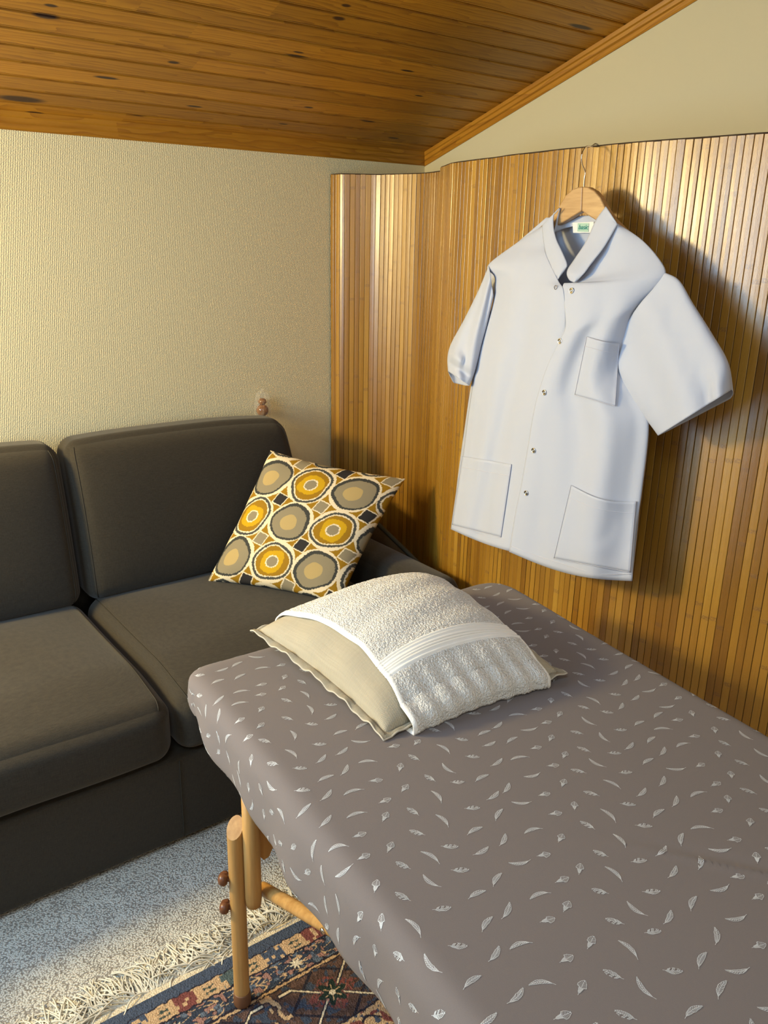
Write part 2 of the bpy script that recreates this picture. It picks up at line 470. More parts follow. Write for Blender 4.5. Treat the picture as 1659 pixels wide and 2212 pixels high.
def screen(name, path, label, lean, off, z1=HS):
    path = np.asarray(path, float)
    d = spline(path, 900); s = np.r_[0, np.cumsum(np.linalg.norm(np.diff(d, axis=0), axis=1))]
    pw = 0.0186; n = int(s[-1] / pw)
    root = empty(name, (*path[0], 0)); tag(root, label, 'screen', 'rolled bamboo slat screens')
    V, Fs, UV, SA = [], [], [], []
    zz = np.linspace(0.0, z1, 7)
    rng = np.random.RandomState(off)
    at = lambda q: np.stack([np.interp(q, s, d[:, 0]), np.interp(q, s, d[:, 1])], -1)
    cum = 0.0; o = 0
    for k in range(n):
        w = pw * (0.97 + 0.0 * rng.rand())
        q = k * pw + np.array([0.0003, 0.0012, w * 0.5, w - 0.0012, w - 0.0003, w - 0.0003, 0.0003])
        bul = np.array([0.0008, 0.0014, 0.0016, 0.0014, 0.0008, -0.0006, -0.0006])
        p = at(q); tg = at(np.array([q[0], q[2] + .004])); t = tg[1] - tg[0]; t /= np.linalg.norm(t)
        nn = np.array([t[1], -t[0]])
        if nn @ (-p[0]) < 0: nn = -nn
        tilt = rng.normal() * 0.00030
        top = z1 - rng.rand() * 0.0012
        for j, z in enumerate(zz):
            z = z * top / z1
            wv = 0.0012 * math.sin(z * 5 + k * 0.7) + lean(q[2] / s[-1], z)
            for i in range(7):
                b = bul[i] + tilt * (i - 2) / 2 + wv
                V.append((p[i, 0] + nn[0] * b, p[i, 1] + nn[1] * b, z)); UV.append((q[i], z)); SA.append(k + off * 100)
        for j in range(len(zz) - 1):
            for i in range(7):
                a, b2 = o + j * 7 + i, o + j * 7 + (i + 1) % 7
                Fs.append((a, b2, b2 + 7, a + 7))
        Fs.append(tuple(o + (len(zz) - 1) * 7 + i for i in range(7)))
        o += 7 * len(zz)
    mesh_obj('slats', V, Fs, m_bam, root, uvs=UV, attrs={'slat': SA}, smooth=False)
    q = np.linspace(0, n * pw, 200); p = at(q); t = np.gradient(p, axis=0); t /= np.linalg.norm(t, axis=1)[:, None]
    nn = np.stack([t[:, 1], -t[:, 0]], 1); nn *= np.sign((nn * -p).sum(1))[:, None]
    P = np.zeros((200, 7, 3))
    for j, z in enumerate(np.linspace(0, z1 + .0028, 7)):
        wv = np.array([0.0012 * math.sin(z * 5 + qq / pw * 0.7) + lean(qq / s[-1], z) for qq in q])
        P[:, j, :2] = p + nn * (wv - 0.0022)[:, None]; P[:, j, 2] = z
    b = grid_obj('backing', P, m_back, root); solidify(b, 0.0016)
    b['label'] = 'dark brown backing cloth showing along the top edge'
    return root
ps1 = [(1.786, 2.692), (1.789, 2.634), (1.835, 2.598), (1.885, 2.564), (1.914, 2.504), (1.937, 2.438), (1.953, 2.367), (1.932, 2.26), (1.905, 2.17), (1.87, 2.09), (1.84, 2.03)]
ps2 = [(1.831, 2.14), (1.779, 2.047), (1.745, 1.965), (1.726, 1.851), (1.715, 1.78), (1.699, 1.71), (1.685, 1.604), (1.675, 1.50), (1.671, 1.397), (1.667, 1.273), (1.683, 1.15), (1.702, 0.991), (1.73, .85), (1.77, .70), (1.80, .55)]
screen('bamboo_screen', ps1, 'curved bamboo slat screen at the corner, its end against the back wall', lambda s, z: 0.0, 1)
screen('bamboo_screen', ps2, 'wide bamboo slat screen with the white tunic hanging on it', lambda s, z: 0.0, 2)
# crumbs of dried glue on the top edge belong to the backing

# ------------------------------------------------------------------ sofa
m = M('sofa_fabric', 0.88, 0.2)
o = m.obj()
w1 = m.noise(m.mapping(o, (60.0, 60.0, 900.0)), 1.0, 3, 0.6)
w2 = m.noise(m.mapping(o, (900.0, 500.0, 60.0)), 1.0, 2, 0.6)
fac = m.math('ADD', m.math('MULTIPLY', w1, 0.5), m.math('MULTIPLY', w2, 0.5))
c = m.ramp(fac, [(0.3, (0.022, 0.0185, 0.0135)), (0.7, (0.050, 0.042, 0.029))])
m.b.inputs['Sheen Weight'].default_value = 0.15
m_sofa = m.out(c, m.bump(fac, 0.25, 0.0012))
m_seam = M('sofa_piping', 0.9, 0.1).out((0.05, 0.045, 0.036))
X0, XS, X1 = -0.11, 0.708, 1.515
sofa = empty('sofa', (0.70, 2.2, 0)); tag(sofa, 'dark brown grey fabric sofa with rounded back cushions along the textured wall', 'sofa')
def crown(k, ax=2, lo=0.0):
    def fn(Q, P):
        a, b = [i for i in range(3) if i != ax]
        m_ = (P[:, ax] > 0.3) * k * (1 - P[:, a] ** 2) ** 0.6 * (1 - P[:, b] ** 2) ** 0.6
        Q[:, ax] += m_; return Q
    return fn
def seat_fn(Q, P):
    top = sstep(-.2, 1, P[:, 2]); fr = sstep(0.2, -1, P[:, 1])
    Q[:, 2] += top * 0.020 * (1 - P[:, 0] ** 4) * (1 - (P[:, 1] * .98) ** 4)
    Q[:, 2] -= top * 0.020 * sstep(0.35, 1.0, -P[:, 1])
    Q[:, 1] -= fr * 0.010 * (1 - P[:, 0] ** 4) * (1 - P[:, 2] ** 2)
    Q[:, 2] += 0.0018 * np.sin(Q[:, 0] * 14 + Q[:, 1] * 9)
    return Q
def back_fn(Q, P):
    fr = sstep(.4, -1, P[:, 1]); tp = sstep(-.2, 1, P[:, 2])
    z = np.clip((Q[:, 2] - 0.455) / 0.50, 0, 1)
    Q[:, 1] -= fr * 0.030 * (1 - P[:, 0] ** 6) * (1 - P[:, 2] ** 4)
    Q[:, 2] += tp * 0.012 * (1 - P[:, 0] ** 4)
    Q[:, 1] += z * 0.080                                   # leans back
    Q[:, 1] += fr * 0.035 * z ** 3                         # tapering rounded top
    en = sstep(1.05, X1, Q[:, 0])
    Q[:, 2] -= en ** 2 * tp * 0.008; Q[:, 0] -= en * 0.030 * z ** 4
    return Q
def rbox_pt(lo, hi, r, P, fn):
    lo, hi, P = np.asarray(lo, float), np.asarray(hi, float), np.asarray(P, float); h = (hi - lo) / 2; c = (lo + hi) / 2
    full = P * h; inner = np.clip(full, -(h - r), (h - r)); d = full - inner
    L = np.linalg.norm(d, axis=1)[:, None]; L[L == 0] = 1
    return fn(inner + d / L * r + c, P)
def pipe(name, pts, r, parent, mat, n=60):
    return tube(name, spline(pts, n), r, mat, parent, 6)
for a, b in ((X0, XS - .005), (XS + .005, X1)):
    lo, hi = (a, 1.768, 0.262), (b, 2.50, 0.452)
    sc = rbox('seat_cushion', lo, hi, 0.052, m_sofa, sofa, 26, seat_fn)
    e = 0.865
    q = np.linspace(-1, 1, 60)
    side = -1 if a > 0.5 else 1
    pp = rbox_pt(lo, hi, .052, np.stack([np.full(60, side * (1 - .052 / ((b - a) / 2) * .55)), q, np.full(60, 1.0)], 1), seat_fn)
    sc_p = tube('piping', pp + [0, 0, .0004], 0.0016, m_seam, sc, 5)
for a, b in ((X0, XS - .006), (XS + .006, X1)):
    lo, hi = (a, 2.425, 0.448), (b, 2.590, 0.940)
    bc = rbox('back_cushion', lo, hi, 0.050, m_sofa, sofa, 26, back_fn)
    for side in (-1, 1):
        q = np.linspace(-1, 1, 80); e = 1 - .050 / ((b - a) / 2) * .45
        pp = rbox_pt(lo, hi, .050, np.stack([np.full(80, side * e), np.full(80, -1.0), q], 1), back_fn)
        tube('piping', pp + [0, -.0006, 0], 0.0018, m_seam, bc, 5)
rbox('base_frame', (X0, 1.782, 0.012), (X1 + .14, 2.60, 0.262), 0.012, m_sofa, sofa, 6)
pipe('base_seam', [(XS + .003, 1.781, 0.255), (XS + .003, 1.781, 0.14), (XS + .003, 1.781, 0.02)], 0.0014, sofa, m_seam, 12)
rbox('back_frame', (X0, 2.60, 0.05), (X1 - .05, 2.655, 0.80), 0.02, m_sofa, sofa, 6)
def arm_fn(Q, P):
    Q[:, 2] += np.where(P[:, 2] > 0, 0.018 * (1 - P[:, 0] ** 2), 0); return Q
rbox('armrest', (X1 + .004, 1.772, 0.03), (1.675, 2.60, 0.532), 0.035, m_sofa, sofa, 12, arm_fn)
rbox('armrest', (X0 - .17, 1.772, 0.03), (X0 - .004, 2.60, 0.532), 0.035, m_sofa, sofa, 8, arm_fn)
m_foot = M('dark_foot', 0.5).out((0.02, 0.015, 0.01))
for x in (X0 + .05, X1):
    for y in (1.86, 2.5): rbox('foot', (x - .025, y - .025, 0), (x + .025, y + .025, .02), .004, m_foot, sofa, 2)

# brown cloth bag with a dark hem tucked between armrest and screen
m = M('brown_canvas', 0.85, 0.2); c = m.ramp(m.noise(m.obj(), 300.0, 2), [(0.3, (0.085, 0.05, 0.022)), (0.7, (0.12, 0.07, 0.03))]); m_canvas = m.out(c)
bag = empty('fabric_bag', (1.70, 2.1, 0)); tag(bag, 'flat brown fabric bag with dark hem between sofa armrest and bamboo screen', 'bag')
top = spline([(2.50, .672), (2.33, .613), (2.216, .578), (2.08, .535), (1.95, .492), (1.86, .455), (1.80, .42)], 30)
P = np.zeros((30, 12, 3))
for i in range(30):
    for j in range(12):
        t = j / 11; P[i, j] = (1.694 + 0.006 * math.sin(i * .5) * (1 - t) - .004 * t, top[i, 0], 0.004 + (top[i, 1] - 0.004) * t)
solidify(grid_obj('panel', P, m_canvas, bag), 0.012)
tube('hem', np.stack([np.full(30, 1.686), top[:, 0], top[:, 1]], 1), 0.0075, M('dark_hem', 0.8).out((0.035, 0.034, 0.022)), bag, 8)

# ------------------------------------------------------------------ turned wooden post in a clear plastic sleeve, behind the sofa
m = M('varnished_wood', 0.12, 0.6); c = m.ramp(m.noise(m.mapping(m.obj(), (30, 30, 4)), 4.0, 3), [(0.3, (0.16, 0.055, 0.005)), (0.7, (0.28, 0.105, 0.010))]); m_post = m.out(c)
pc = on_y([(567, 886)], 2.672)[0]
post = [(0.010, 0), (0.010, .80), (0.016, .82), (0.009, .84), (0.009, pc[2] - .03)]
for k in range(9):
    a = -math.pi / 2 + math.pi * k / 8; post.append((max(0.004, 0.0225 * math.cos(a)), pc[2] + 0.0225 * math.sin(a)))
post += [(0.0085, pc[2] + .021), (0.013, pc[2] + .026), (0.016, pc[2] + .031), (0.015, pc[2] + .037), (0.009, pc[2] + .043), (0.002, pc[2] + .045)]
pv, pf = lathe_data(post, 20, (pc[0], pc[1], 0)); po = mesh_obj('wooden_post', pv, pf, m_post)
tag(po, 'glossy reddish brown turned wooden knob peeking over the sofa back, inside plastic', 'wooden post')
m = M('clear_film', 0.05, 0.5); m.b.inputs['Alpha'].default_value = 0.11
gl = m.noise(m.obj(), 60.0, 2); m.b.inputs['Base Color'].default_value = (0.85, 0.82, 0.74, 1)
m_film = m.out(None, m.bump(gl, 0.8, 0.01))
rg = [(0.0165, .62), (0.020, .80), (0.023, pc[2] - .06), (0.0265, pc[2] - .02), (0.0265, pc[2] + .02), (0.024, pc[2] + .045), (0.018, pc[2] + .062), (0.009, pc[2] + .073), (0.002, pc[2] + .080)]
n = 14; V = []
rngf = np.random.RandomState(4)
for r, z in rg:
    for q in range(n):
        a = 2 * math.pi * q / n; rr = r * (1 + 0.22 * (rngf.rand() - .5)); V.append((pc[0] + 1.25 * rr * math.cos(a), min(pc[1] + rr * math.sin(a), 2.697), z))
Fs = [(k * n + q, k * n + (q + 1) % n, (k + 1) * n + (q + 1) % n, (k + 1) * n + q) for k in range(len(rg) - 1) for q in range(n)]
pb = mesh_obj('plastic_sleeve', V, Fs, m_film, smooth=False)
tag(pb, 'crumpled clear plastic film wrapped over the wooden knob behind the sofa', 'plastic wrap')

# ------------------------------------------------------------------ patterned throw cushion
def paint(base, col, mask): base[mask > .5] = col
def cushion_colors(n):
    a, b = np.meshgrid(np.linspace(0, 1, n), np.linspace(0, 1, n), indexing='ij')
    cream, dark, grey, tan, must, yel, black = map(lin, ((226, 212, 182), (62, 63, 60), (140, 130, 106), (178, 156, 106), (152, 114, 24), (196, 156, 24), (48, 46, 46)))
    Cc = np.zeros((n, n, 3)); Cc[:] = cream
    rag = (vnoise(a * 150, b * 150, 5) - .5) * 0.016
    du, dv = 0.32, 0.31
    for i in range(-1, 4):
        for j in range(-1, 4):
            hx, hy = 0.139 + du * (i + .5), 0.199 + dv * (j + .5)
            x, y = (a - hx) / du, (b - hy) / dv
            w = (vnoise(a * 22 + i * 9, b * 22 + j * 5, 8) - .5) * 0.05
            # concave diamond left between four circles
            f = np.minimum.reduce([np.hypot(x - s, y - t) for s in (-.5, .5) for t in (-.5, .5)])
            reg = (np.abs(x) < .5) & (np.abs(y) < .5)
            paint(Cc, must, (reg & (f + w * .4 + rag > 0.515)).astype(float))
            q = np.maximum(np.abs(x * .96 + y * .28), np.abs(-x * .28 + y * .96)) + w * .4 + rag
            paint(Cc, cream, (q < 0.150).astype(float))
            paint(Cc, black if (i + j) % 2 == 0 else grey, (q < 0.125).astype(float))
    for i in range(-1, 4):
        for j in range(-1, 4):
            cx, cy = 0.139 + du * i, 0.199 + dv * j
            x, y = (a - cx) / du, (b - cy) / dv
            th = np.arctan2(y, x); r = np.hypot(x, y)
            w = 0.022 * np.sin(th * 2 + i * 2.1 + j) + 0.014 * np.sin(th * 3 + j * 1.7 + i * .6) + 0.010 * np.sin(th * 5 + i)
            r = r + w + rag * 1.5
            grt = (i + j) % 2 == 0
            if grt:
                paint(Cc, dark, (r < 0.46).astype(float))
                r2 = np.hypot(x + .015 * (1 if i % 2 else -1), y - .015) + w + rag * 1.5
                paint(Cc, grey, (r2 < 0.395).astype(float))
                r3 = np.hypot(x + .03, y - .02) + w * .4
                paint(Cc, tan, (r3 < 0.195).astype(float))
            else:
                paint(Cc, tuple(v * 1.35 for v in dark), (r < 0.46).astype(float))
                paint(Cc, cream, (r < 0.405).astype(float))
                paint(Cc, must, (r < 0.375).astype(float))
                r2 = r - w * 1.6 + 0.012 * np.sin(th * 4 + j)
                paint(Cc, yel, (r2 < 0.275).astype(float))
                paint(Cc, cream, (r - w < 0.155).astype(float))
                paint(Cc, grey, (r - w < 0.125).astype(float))
    return Cc
m = M('printed_cotton', 0.8, 0.2)
ca = m.node('ShaderNodeVertexColor', layer_name='Col').outputs[0]
m_print = m.out(ca, m.bump(m.noise(m.obj(), 1200.0, 2), 0.15, 0.0006))
N = 380
TL, TR = np.array([1.345, 2.395, 0.868]), np.array([1.66, 2.06, 0.800])
BL, BR = np.array([1.082, 2.365, 0.466]), np.array([1.335, 1.965, 0.468])
a, b = np.meshgrid(np.linspace(0, 1, N), np.linspace(0, 1, N), indexing='ij')
def cushion_P(a, b, side):
    # edges drawn in between the corners
    pin = 0.030
    a2 = a + pin * (0.5 - a) * 2 * (4 * b * (1 - b)) * 1.0
    b2 = b + pin * (0.5 - b) * 2 * (4 * a * (1 - a)) * 1.0
    P = ((TL * (1 - a2)[..., None] + TR * a2[..., None]) * (1 - b2)[..., None] + (BL * (1 - a2)[..., None] + BR * a2[..., None]) * b2[..., None])
    e1, e2 = BR - BL, TL - BL
    nn = np.cross(e1, e2); nn /= np.linalg.norm(nn)
    if nn @ (CAMP - BL) < 0: nn = -nn
    h = (np.clip(16 * a * (1 - a) * b * (1 - b), 0, 1)) ** 0.42
    wr = 0.004 * np.sin(a * 17 + b * 6) * np.exp(-((np.minimum(b, 1 - b)) / .12)) + 0.003 * np.sin(b * 21 + a * 5) * np.exp(-(np.minimum(a, 1 - a) / .12))
    return P + nn * (side * (h * (0.078 if side > 0 else 0.05)) + wr * np.clip(h * 2, 0, 1))[..., None]
cush = empty('throw_cushion', ((BL + BR) / 2)); tag(cush, 'square throw cushion printed with mustard and grey circles on cream, on the sofa', 'cushion')
cols = cushion_colors(N)
Pf = cushion_P(a, b, 1)
grid_obj('cover', np.concatenate([Pf, cushion_P(a, b, -1)[::-1]], 0), m_print, cush, cols=np.concatenate([cols, cols[::-1]], 0))

# ------------------------------------------------------------------ shared timber / metal
m = M('beech_wood', 0.38, 0.4)
o = m.obj(); g = m.noise(m.mapping(o, (90, 90, 5)), 1.0, 4, 0.6)
c = m.ramp(g, [(0.3, (0.42, 0.22, 0.065)), (0.7, (0.56, 0.33, 0.115))]); m_beech = m.out(c, m.bump(g, 0.08, 0.001))
m_knob = M('brown_knob', 0.35).out((0.16, 0.062, 0.028))
m_tip = M('rubber_tip', 0.5).out((0.17, 0.075, 0.035))
m_steel = M('bright_steel', 0.2); m_steel.b.inputs['Metallic'].default_value = 1.0; m_steel = m_steel.out((0.75, 0.72, 0.68))

# ------------------------------------------------------------------ massage table
ZT = 0.74
tab = empty('massage_table', (0.9, 0.5, 0.0118)); tag(tab, 'wooden massage table with adjustable legs under the feather print sheet', 'massage table')
outl = [(0.580, 1.396), (1.432, 1.392), (1.19, -0.42), (0.405, -0.42)]
def round_poly(P, rad, n=14):
    P = [np.array(p, float) for p in P]; out = []
    for i in range(len(P)):
        a, b, c = P[i - 1], P[i], P[(i + 1) % len(P)]
        u = (a - b) / np.linalg.norm(a - b); w = (c - b) / np.linalg.norm(c - b)
        r = rad[i]; s, e = b + u * r, b + w * r
        for k in range(n + 1):
            t = k / n; out.append((1 - t) ** 2 * s + 2 * t * (1 - t) * b + t * t * e)
    out = np.array(out)
    # resample evenly
    cl = np.vstack([out, out[:1]]); s = np.r_[0, np.cumsum(np.linalg.norm(np.diff(cl, axis=0), axis=1))]
    q = np.linspace(0, s[-1], 601)[:-1]
    return np.stack([np.interp(q, s, cl[:, 0]), np.interp(q, s, cl[:, 1])], 1)
OUT = round_poly(outl, [.055, .10, .12, .12])
def loop_n(L):
    t = np.roll(L, -1, 0) - np.roll(L, 1, 0); t /= np.linalg.norm(t, axis=1)[:, None]
    n = np.stack([t[:, 1], -t[:, 0]], 1)
    c = L.mean(0); n *= np.sign(((L - c) * n).sum(1).mean()); return n
ON = loop_n(OUT)
# padded top and frame under the sheet
def ring_obj(name, inset, z0, z1, mat, parent):
    L = OUT - ON * inset; n = len(L)
    V = np.vstack([np.c_[L, np.full(n, z0)], np.c_[L, np.full(n, z1)]])
    Fs = [(i, (i + 1) % n, n + (i + 1) % n, n + i) for i in range(n)] + [tuple(range(n))[::-1], tuple(range(n, 2 * n))]
    return mesh_obj(name, V, Fs, mat, parent, smooth=False)
m_vinyl = M('padded_top', 0.5).out((0.25, 0.22, 0.18))
ring_obj('padded_top', 0.016, 0.672, 0.7335, m_vinyl, tab)
ring_obj('frame_rail', 0.035, 0.60, 0.672, m_beech, tab)
def leg(lx, ly, sx):
    """upper pole under the frame, sleeved beside a lower pole with two clamping knobs"""
    up = (lx + 0.024, ly - 0.021)
    V, f = tube_data([(up[0], up[1], 0.266), (up[0], up[1], 0.272), (up[0], up[1], 0.29), (up[0], up[1], 0.61)], [0.009, 0.0150, 0.0170, 0.0170], 20)
    u = mesh_obj('upper_leg', V, f, m_beech, tab)
    n = 20; V = []
    zz = [0.016, 0.05, 0.2, 0.44]
    for z in zz:
        for q in range(n):
            ph = 2 * math.pi * q / n; x, y = 0.0163 * math.cos(ph), 0.0163 * math.sin(ph)
            zt = z
            if z == 0.44: zt = 0.455 + 1.15 * (x * 0.75 + y * 0.55)            # slanting cut
            V.append((lx + x, ly + y, zt))
    Fs = [(k * n + q, k * n + (q + 1) % n, (k + 1) * n + (q + 1) % n, (k + 1) * n + q) for k in range(3) for q in range(n)]
    Fs += [tuple(range(n))[::-1]]
    lo = mesh_obj('lower_leg', V, Fs, m_beech, tab)
    # flat end-grain facet
    mesh_obj('cut_end', [V[3 * n + q] for q in range(n)], [tuple(range(n))], m_beech, lo, smooth=False)
    V2, f2 = lathe_data([(0.0178, 0.0), (0.0186, 0.004), (0.0178, 0.030), (0.0166, 0.032)], 24, (lx, ly, 0.0118))
    mesh_obj('foot_cap', V2, f2, m_tip, tab)['label'] = 'brown rubber foot cap'
    for z in (0.332, 0.262):
        # lobed hand screw sticking out sideways
        d = np.array([-0.80, 0.60, 0.0]); p0 = np.array([lx, ly, z])
        side = np.array([d[1], -d[0], 0]); upv = np.array([0, 0, 1.0])
        V3 = []
        prof = [(0.013, .0055), (0.019, .0055), (0.0195, .0125), (0.023, .0165), (0.030, .0160), (0.035, .0130), (0.037, .006)]
        for dd, r in prof:
            for q in range(18):
                ph = 2 * math.pi * q / 18; rr = r * (1 + (0.30 * math.cos(2 * ph + .9) + .12 * math.cos(3 * ph) if r > .0056 else 0))
                V3.append(p0 + d * dd + rr * (math.cos(ph) * side + math.sin(ph) * upv))
        F3 = [(k * 18 + q, k * 18 + (q + 1) % 18, (k + 1) * 18 + (q + 1) % 18, (k + 1) * 18 + q) for k in range(len(prof) - 1) for q in range(18)] + [tuple(range((len(prof) - 1) * 18, len(prof) * 18))]
        mesh_obj('clamp_knob', V3, F3, m_knob, tab)['label'] = 'brown clamping knob'
for lx, ly in ((0.598, 1.240), (1.33, 1.215), (0.50, -0.28), (1.14, -0.28)): leg(lx, ly, 1)
# end board between the two legs and rising brace
def board(pts, t, mat, name, parent):
    pts = np.asarray(pts, float); n = len(pts); q = pts.copy(); q[:, 1] -= t
    V = np.vstack([pts, q]); Fs = [tuple(range(n)), tuple(range(n, 2 * n))[::-1]] + [(i, n + i, n + (i + 1) % n, (i + 1) % n) for i in range(n)]
    return mesh_obj(name, V, Fs, mat, parent, smooth=False)
pts = [(0.636, 1.245, z) for z in (0.60, 0.40)] + [(0.640, 1.245, 0.378), (0.650, 1.245, 0.364), (0.662, 1.245, 0.366), (0.674, 1.245, 0.39), (0.685, 1.245, 0.44), (0.70, 1.245, .60)]
board(pts, 0.022, m_beech, 'leg_bracket', tab)
b0 = on_x([(566, 1918)], 0.655)[0]; b1 = on_x([(712, 2003)], 0.655)[0]; bd = b1 - b0
tube('brace', np.array([b0 - bd * .03, b0, b0 + bd * .02, b1, b1 + bd * .12]), [0.009, 0.0125, 0.0135, 0.0135, 0.0135], m_beech, tab, 18)
V, f = tube_data([b1 + np.array([-0.017, 0, .0]), b1 + np.array([-0.012, 0, 0])], 0.006, 14); mesh_obj('bolt', V, f, m_steel, tab)['label'] = 'steel bolt head on the brace'
b0r = b0 + [0.62, 0, 0]; tube('brace', np.array([b0r, b0r + bd * 1.25]), 0.0135, m_beech, tab, 14)

# ------------------------------------------------------------------ fitted sheet with feather print
# profile in arc length e measured from the top outline (negative = on the top)
prof = [(-.034, 0), (-.024, -.0012), (-.016, -.004), (-.008, -.010), (-.001, -.020), (.004, -.034), (.005, -.055), (.005, -.090), (.004, -.125), (-.001, -.148), (-.012, -.157), (-.040, -.158)]
prof = spline(prof, 80)
pe = np.r_[0, np.cumsum(np.linalg.norm(np.diff(prof, axis=0), axis=1))] - 0.034
def zt(x, y):
    z = ZT + 0.0015 * np.sin(x * 7 + y * 3)
    # dent by the pillow and one long soft crease at the near right
    t = (x - 0.945) - (y - 0.48) * -0.30
    d = (x - (0.83 + (0.62 - y) * 0.72)); m_ = sstep(0.62, 0.45, y)
    return z + 0.0035 * np.exp(-(d / 0.006) ** 2) * m_ - 0.002 * np.exp(-((d - .02) / 0.012) ** 2) * m_
def sheet_map(x, y, lift=0.0):
    x = np.asarray(x, float); y = np.asarray(y, float); sh = x.shape
    P = np.stack([x.ravel(), y.ravel()], 1); out = np.zeros((len(P), 3))
    for s in range(0, len(P), 4000):
        q = P[s:s + 4000]
        d2 = ((q[:, None] - OUT[None]) ** 2).sum(-1); k = d2.argmin(1)
        n = ON[k]; foot = OUT[k]
        e = ((q - foot) * n).sum(1)
        tang = np.stack([-n[:, 1], n[:, 0]], 1); foot = foot + tang * ((q - foot) * tang).sum(1)[:, None]
        off = np.where(e < pe[0], e, np.interp(e, pe, prof[:, 0])); dz = np.where(e < pe[0], 0, np.interp(e, pe, prof[:, 1]))
        e2 = e + 1e-3; off2 = np.where(e2 < pe[0], e2, np.interp(e2, pe, prof[:, 0])); dz2 = np.where(e2 < pe[0], 0, np.interp(e2, pe, prof[:, 1]))
        # gentle drape waves on the hanging side
        s_ = k / len(OUT) * 60
        drop = np.clip(-dz / .14, 0, 1)
        wav = (0.006 * np.sin(s_ * 1.3) + 0.004 * np.sin(s_ * 3.1 + 1)) * drop
        dc = np.hypot(foot[:, 0] - .575, foot[:, 1] - 1.40)
        fd = np.interp(foot[:, 1], [.6, .95, 1.2, 1.36], [1, 1, .80, .74]) * (1 - .45 * np.exp(-(dc / .09) ** 2))
        dzz = dz * (1 + 0.05 * np.sin(s_ * 0.9 + .5)) * fd
        pn = foot + n * (off + wav)[:, None]
        gx, gz = off2 - off, dz2 - dz; gl = np.hypot(gx, gz) + 1e-9
        on = np.stack([-gz / gl, gx / gl], 1)
        out[s:s + 4000, :2] = pn + n * (on[:, 0] * lift)[:, None]
        out[s:s + 4000, 2] = zt(pn[:, 0], pn[:, 1]) + dzz + on[:, 1] * lift
    return out.reshape(sh + (3,))
# base mesh: rings from the middle line outwards
es = np.r_[np.linspace(-.034, .012, 12), np.linspace(.02, pe[-1] - .001, 12)]
rings = []
spx = lambda y: 0.5 * ((0.600 - 0.1077 * (1.392 - y)) + (1.432 - 0.1336 * (1.392 - y)))
cy = np.clip(OUT[:, 1], 0.02, 0.98); core = np.stack([spx(cy), cy], 1)
inner = OUT - ON * 0.034
for s in np.linspace(0.0, 1, 60)[:-1]: rings.append(core + (inner - core) * s)
for e in es: rings.append(OUT + ON * e)
R_ = np.array(rings); Pm = np.zeros(R_.shape[:2] + (3,))
nb_ = 59
Pm[:nb_, :, :2] = R_[:nb_]; Pm[:nb_, :, 2] = zt(R_[:nb_, :, 0], R_[:nb_, :, 1])
Pm[nb_:] = sheet_map(R_[nb_:, :, 0], R_[nb_:, :, 1])
nr, nc = Pm.shape[:2]
i, j = np.meshgrid(np.arange(nr - 1), np.arange(nc), indexing='ij'); j2 = (j + 1) % nc
Fm = np.stack([i * nc + j, i * nc + j2, (i + 1) * nc + j2, (i + 1) * nc + j], -1).reshape(-1, 4)[:, ::-1].tolist()
Vm = Pm.reshape(-1, 3)
# feathers
def feather(kind, rng):
    """list of quads (2-D, metres) for one small drawn feather"""
    Q = []
    Lf = {0: .030, 1: .024, 2: .033, 3: .022}[kind] * rng.uniform(.92, 1.06); wd = {0: .0034, 1: .0044, 2: .0029, 3: .0050}[kind]
    bend = {0: .18, 1: .05, 2: .28, 3: .0}[kind] * rng.choice([-1, 1])
    def ax(t): return np.array([(t - .5) * Lf, bend * Lf * (t - .5) ** 2 * 2])
    def strip(p, q, w):
        d = q - p; n = np.array([-d[1], d[0]]); n /= np.linalg.norm(n) + 1e-9
        Q.append([p - n * w / 2, q - n * w / 2, q + n * w / 2, p + n * w / 2])
    K = 8
    for k in range(K): strip(ax(k / K), ax((k + 1) / K), .00055)
    nbar = 11
    for side in (-1, 1):
        prev = None
        for k in range(nbar):
            t = .12 + .82 * k / (nbar - 1)
            w = wd * (math.sin(min(1, t * 1.15) * math.pi) ** .7 if t < .87 else .25) * rng.uniform(.85, 1.1)
            if kind == 3: w *= 1.1 if t > .4 else .6
            p = ax(t); tip = ax(min(1.0, t + .13)) + np.array([0, side * w])
            if kind == 1 and side > 0 and k % 3 == 0: prev = tip; continue
            strip(p, tip, .00062 if kind != 3 else .0004)
            if prev is not None: strip(prev, tip, .00045)
            if kind in (1, 3) and t < .45: strip(p + (tip - p) * .1, tip, .0011)
            prev = tip
    return Q
rng = np.random.RandomState(11)
pitchf = 0.0455
pts2, quads = [], 0
xs_, ys_ = np.arange(0.22, 1.66, pitchf), np.arange(-.2, 1.62, pitchf)
FQ = []
for ii, x in enumerate(xs_):
    for jj, y in enumerate(ys_):
        p = np.array([x + (jj % 2) * pitchf * .5 + rng.uniform(-.008, .008), y + rng.uniform(-.008, .008)])
        k = ((OUT - p) ** 2).sum(1).argmin(); e = (p - OUT[k]) @ ON[k]
        if e > .168 or p[1] < -.1: continue
        kind = [0, 3, 1, 2, 1, 0, 3, 2][(ii * 3 + jj * 5) % 8]
        an = [0.35, 1.5, -0.25, 0.15, 1.9, 2.7, -0.7, .6][(ii * 5 + jj * 3) % 8] + rng.uniform(-.25, .25)
        R2 = np.array([[math.cos(an), -math.sin(an)], [math.sin(an), math.cos(an)]])
        for q in feather(kind, rng): FQ.append(np.array(q) @ R2.T + p)
FQ = np.array(FQ)
FP = sheet_map(FQ[..., 0], FQ[..., 1], lift=0.00045)
nb0 = len(Vm); nq = len(FP)
Vall = np.vstack([Vm, FP.reshape(-1, 3)])
Fall = Fm + (np.arange(nq * 4).reshape(-1, 4) + nb0).tolist()
m = M('brushed_jersey', 0.9, 0.15)
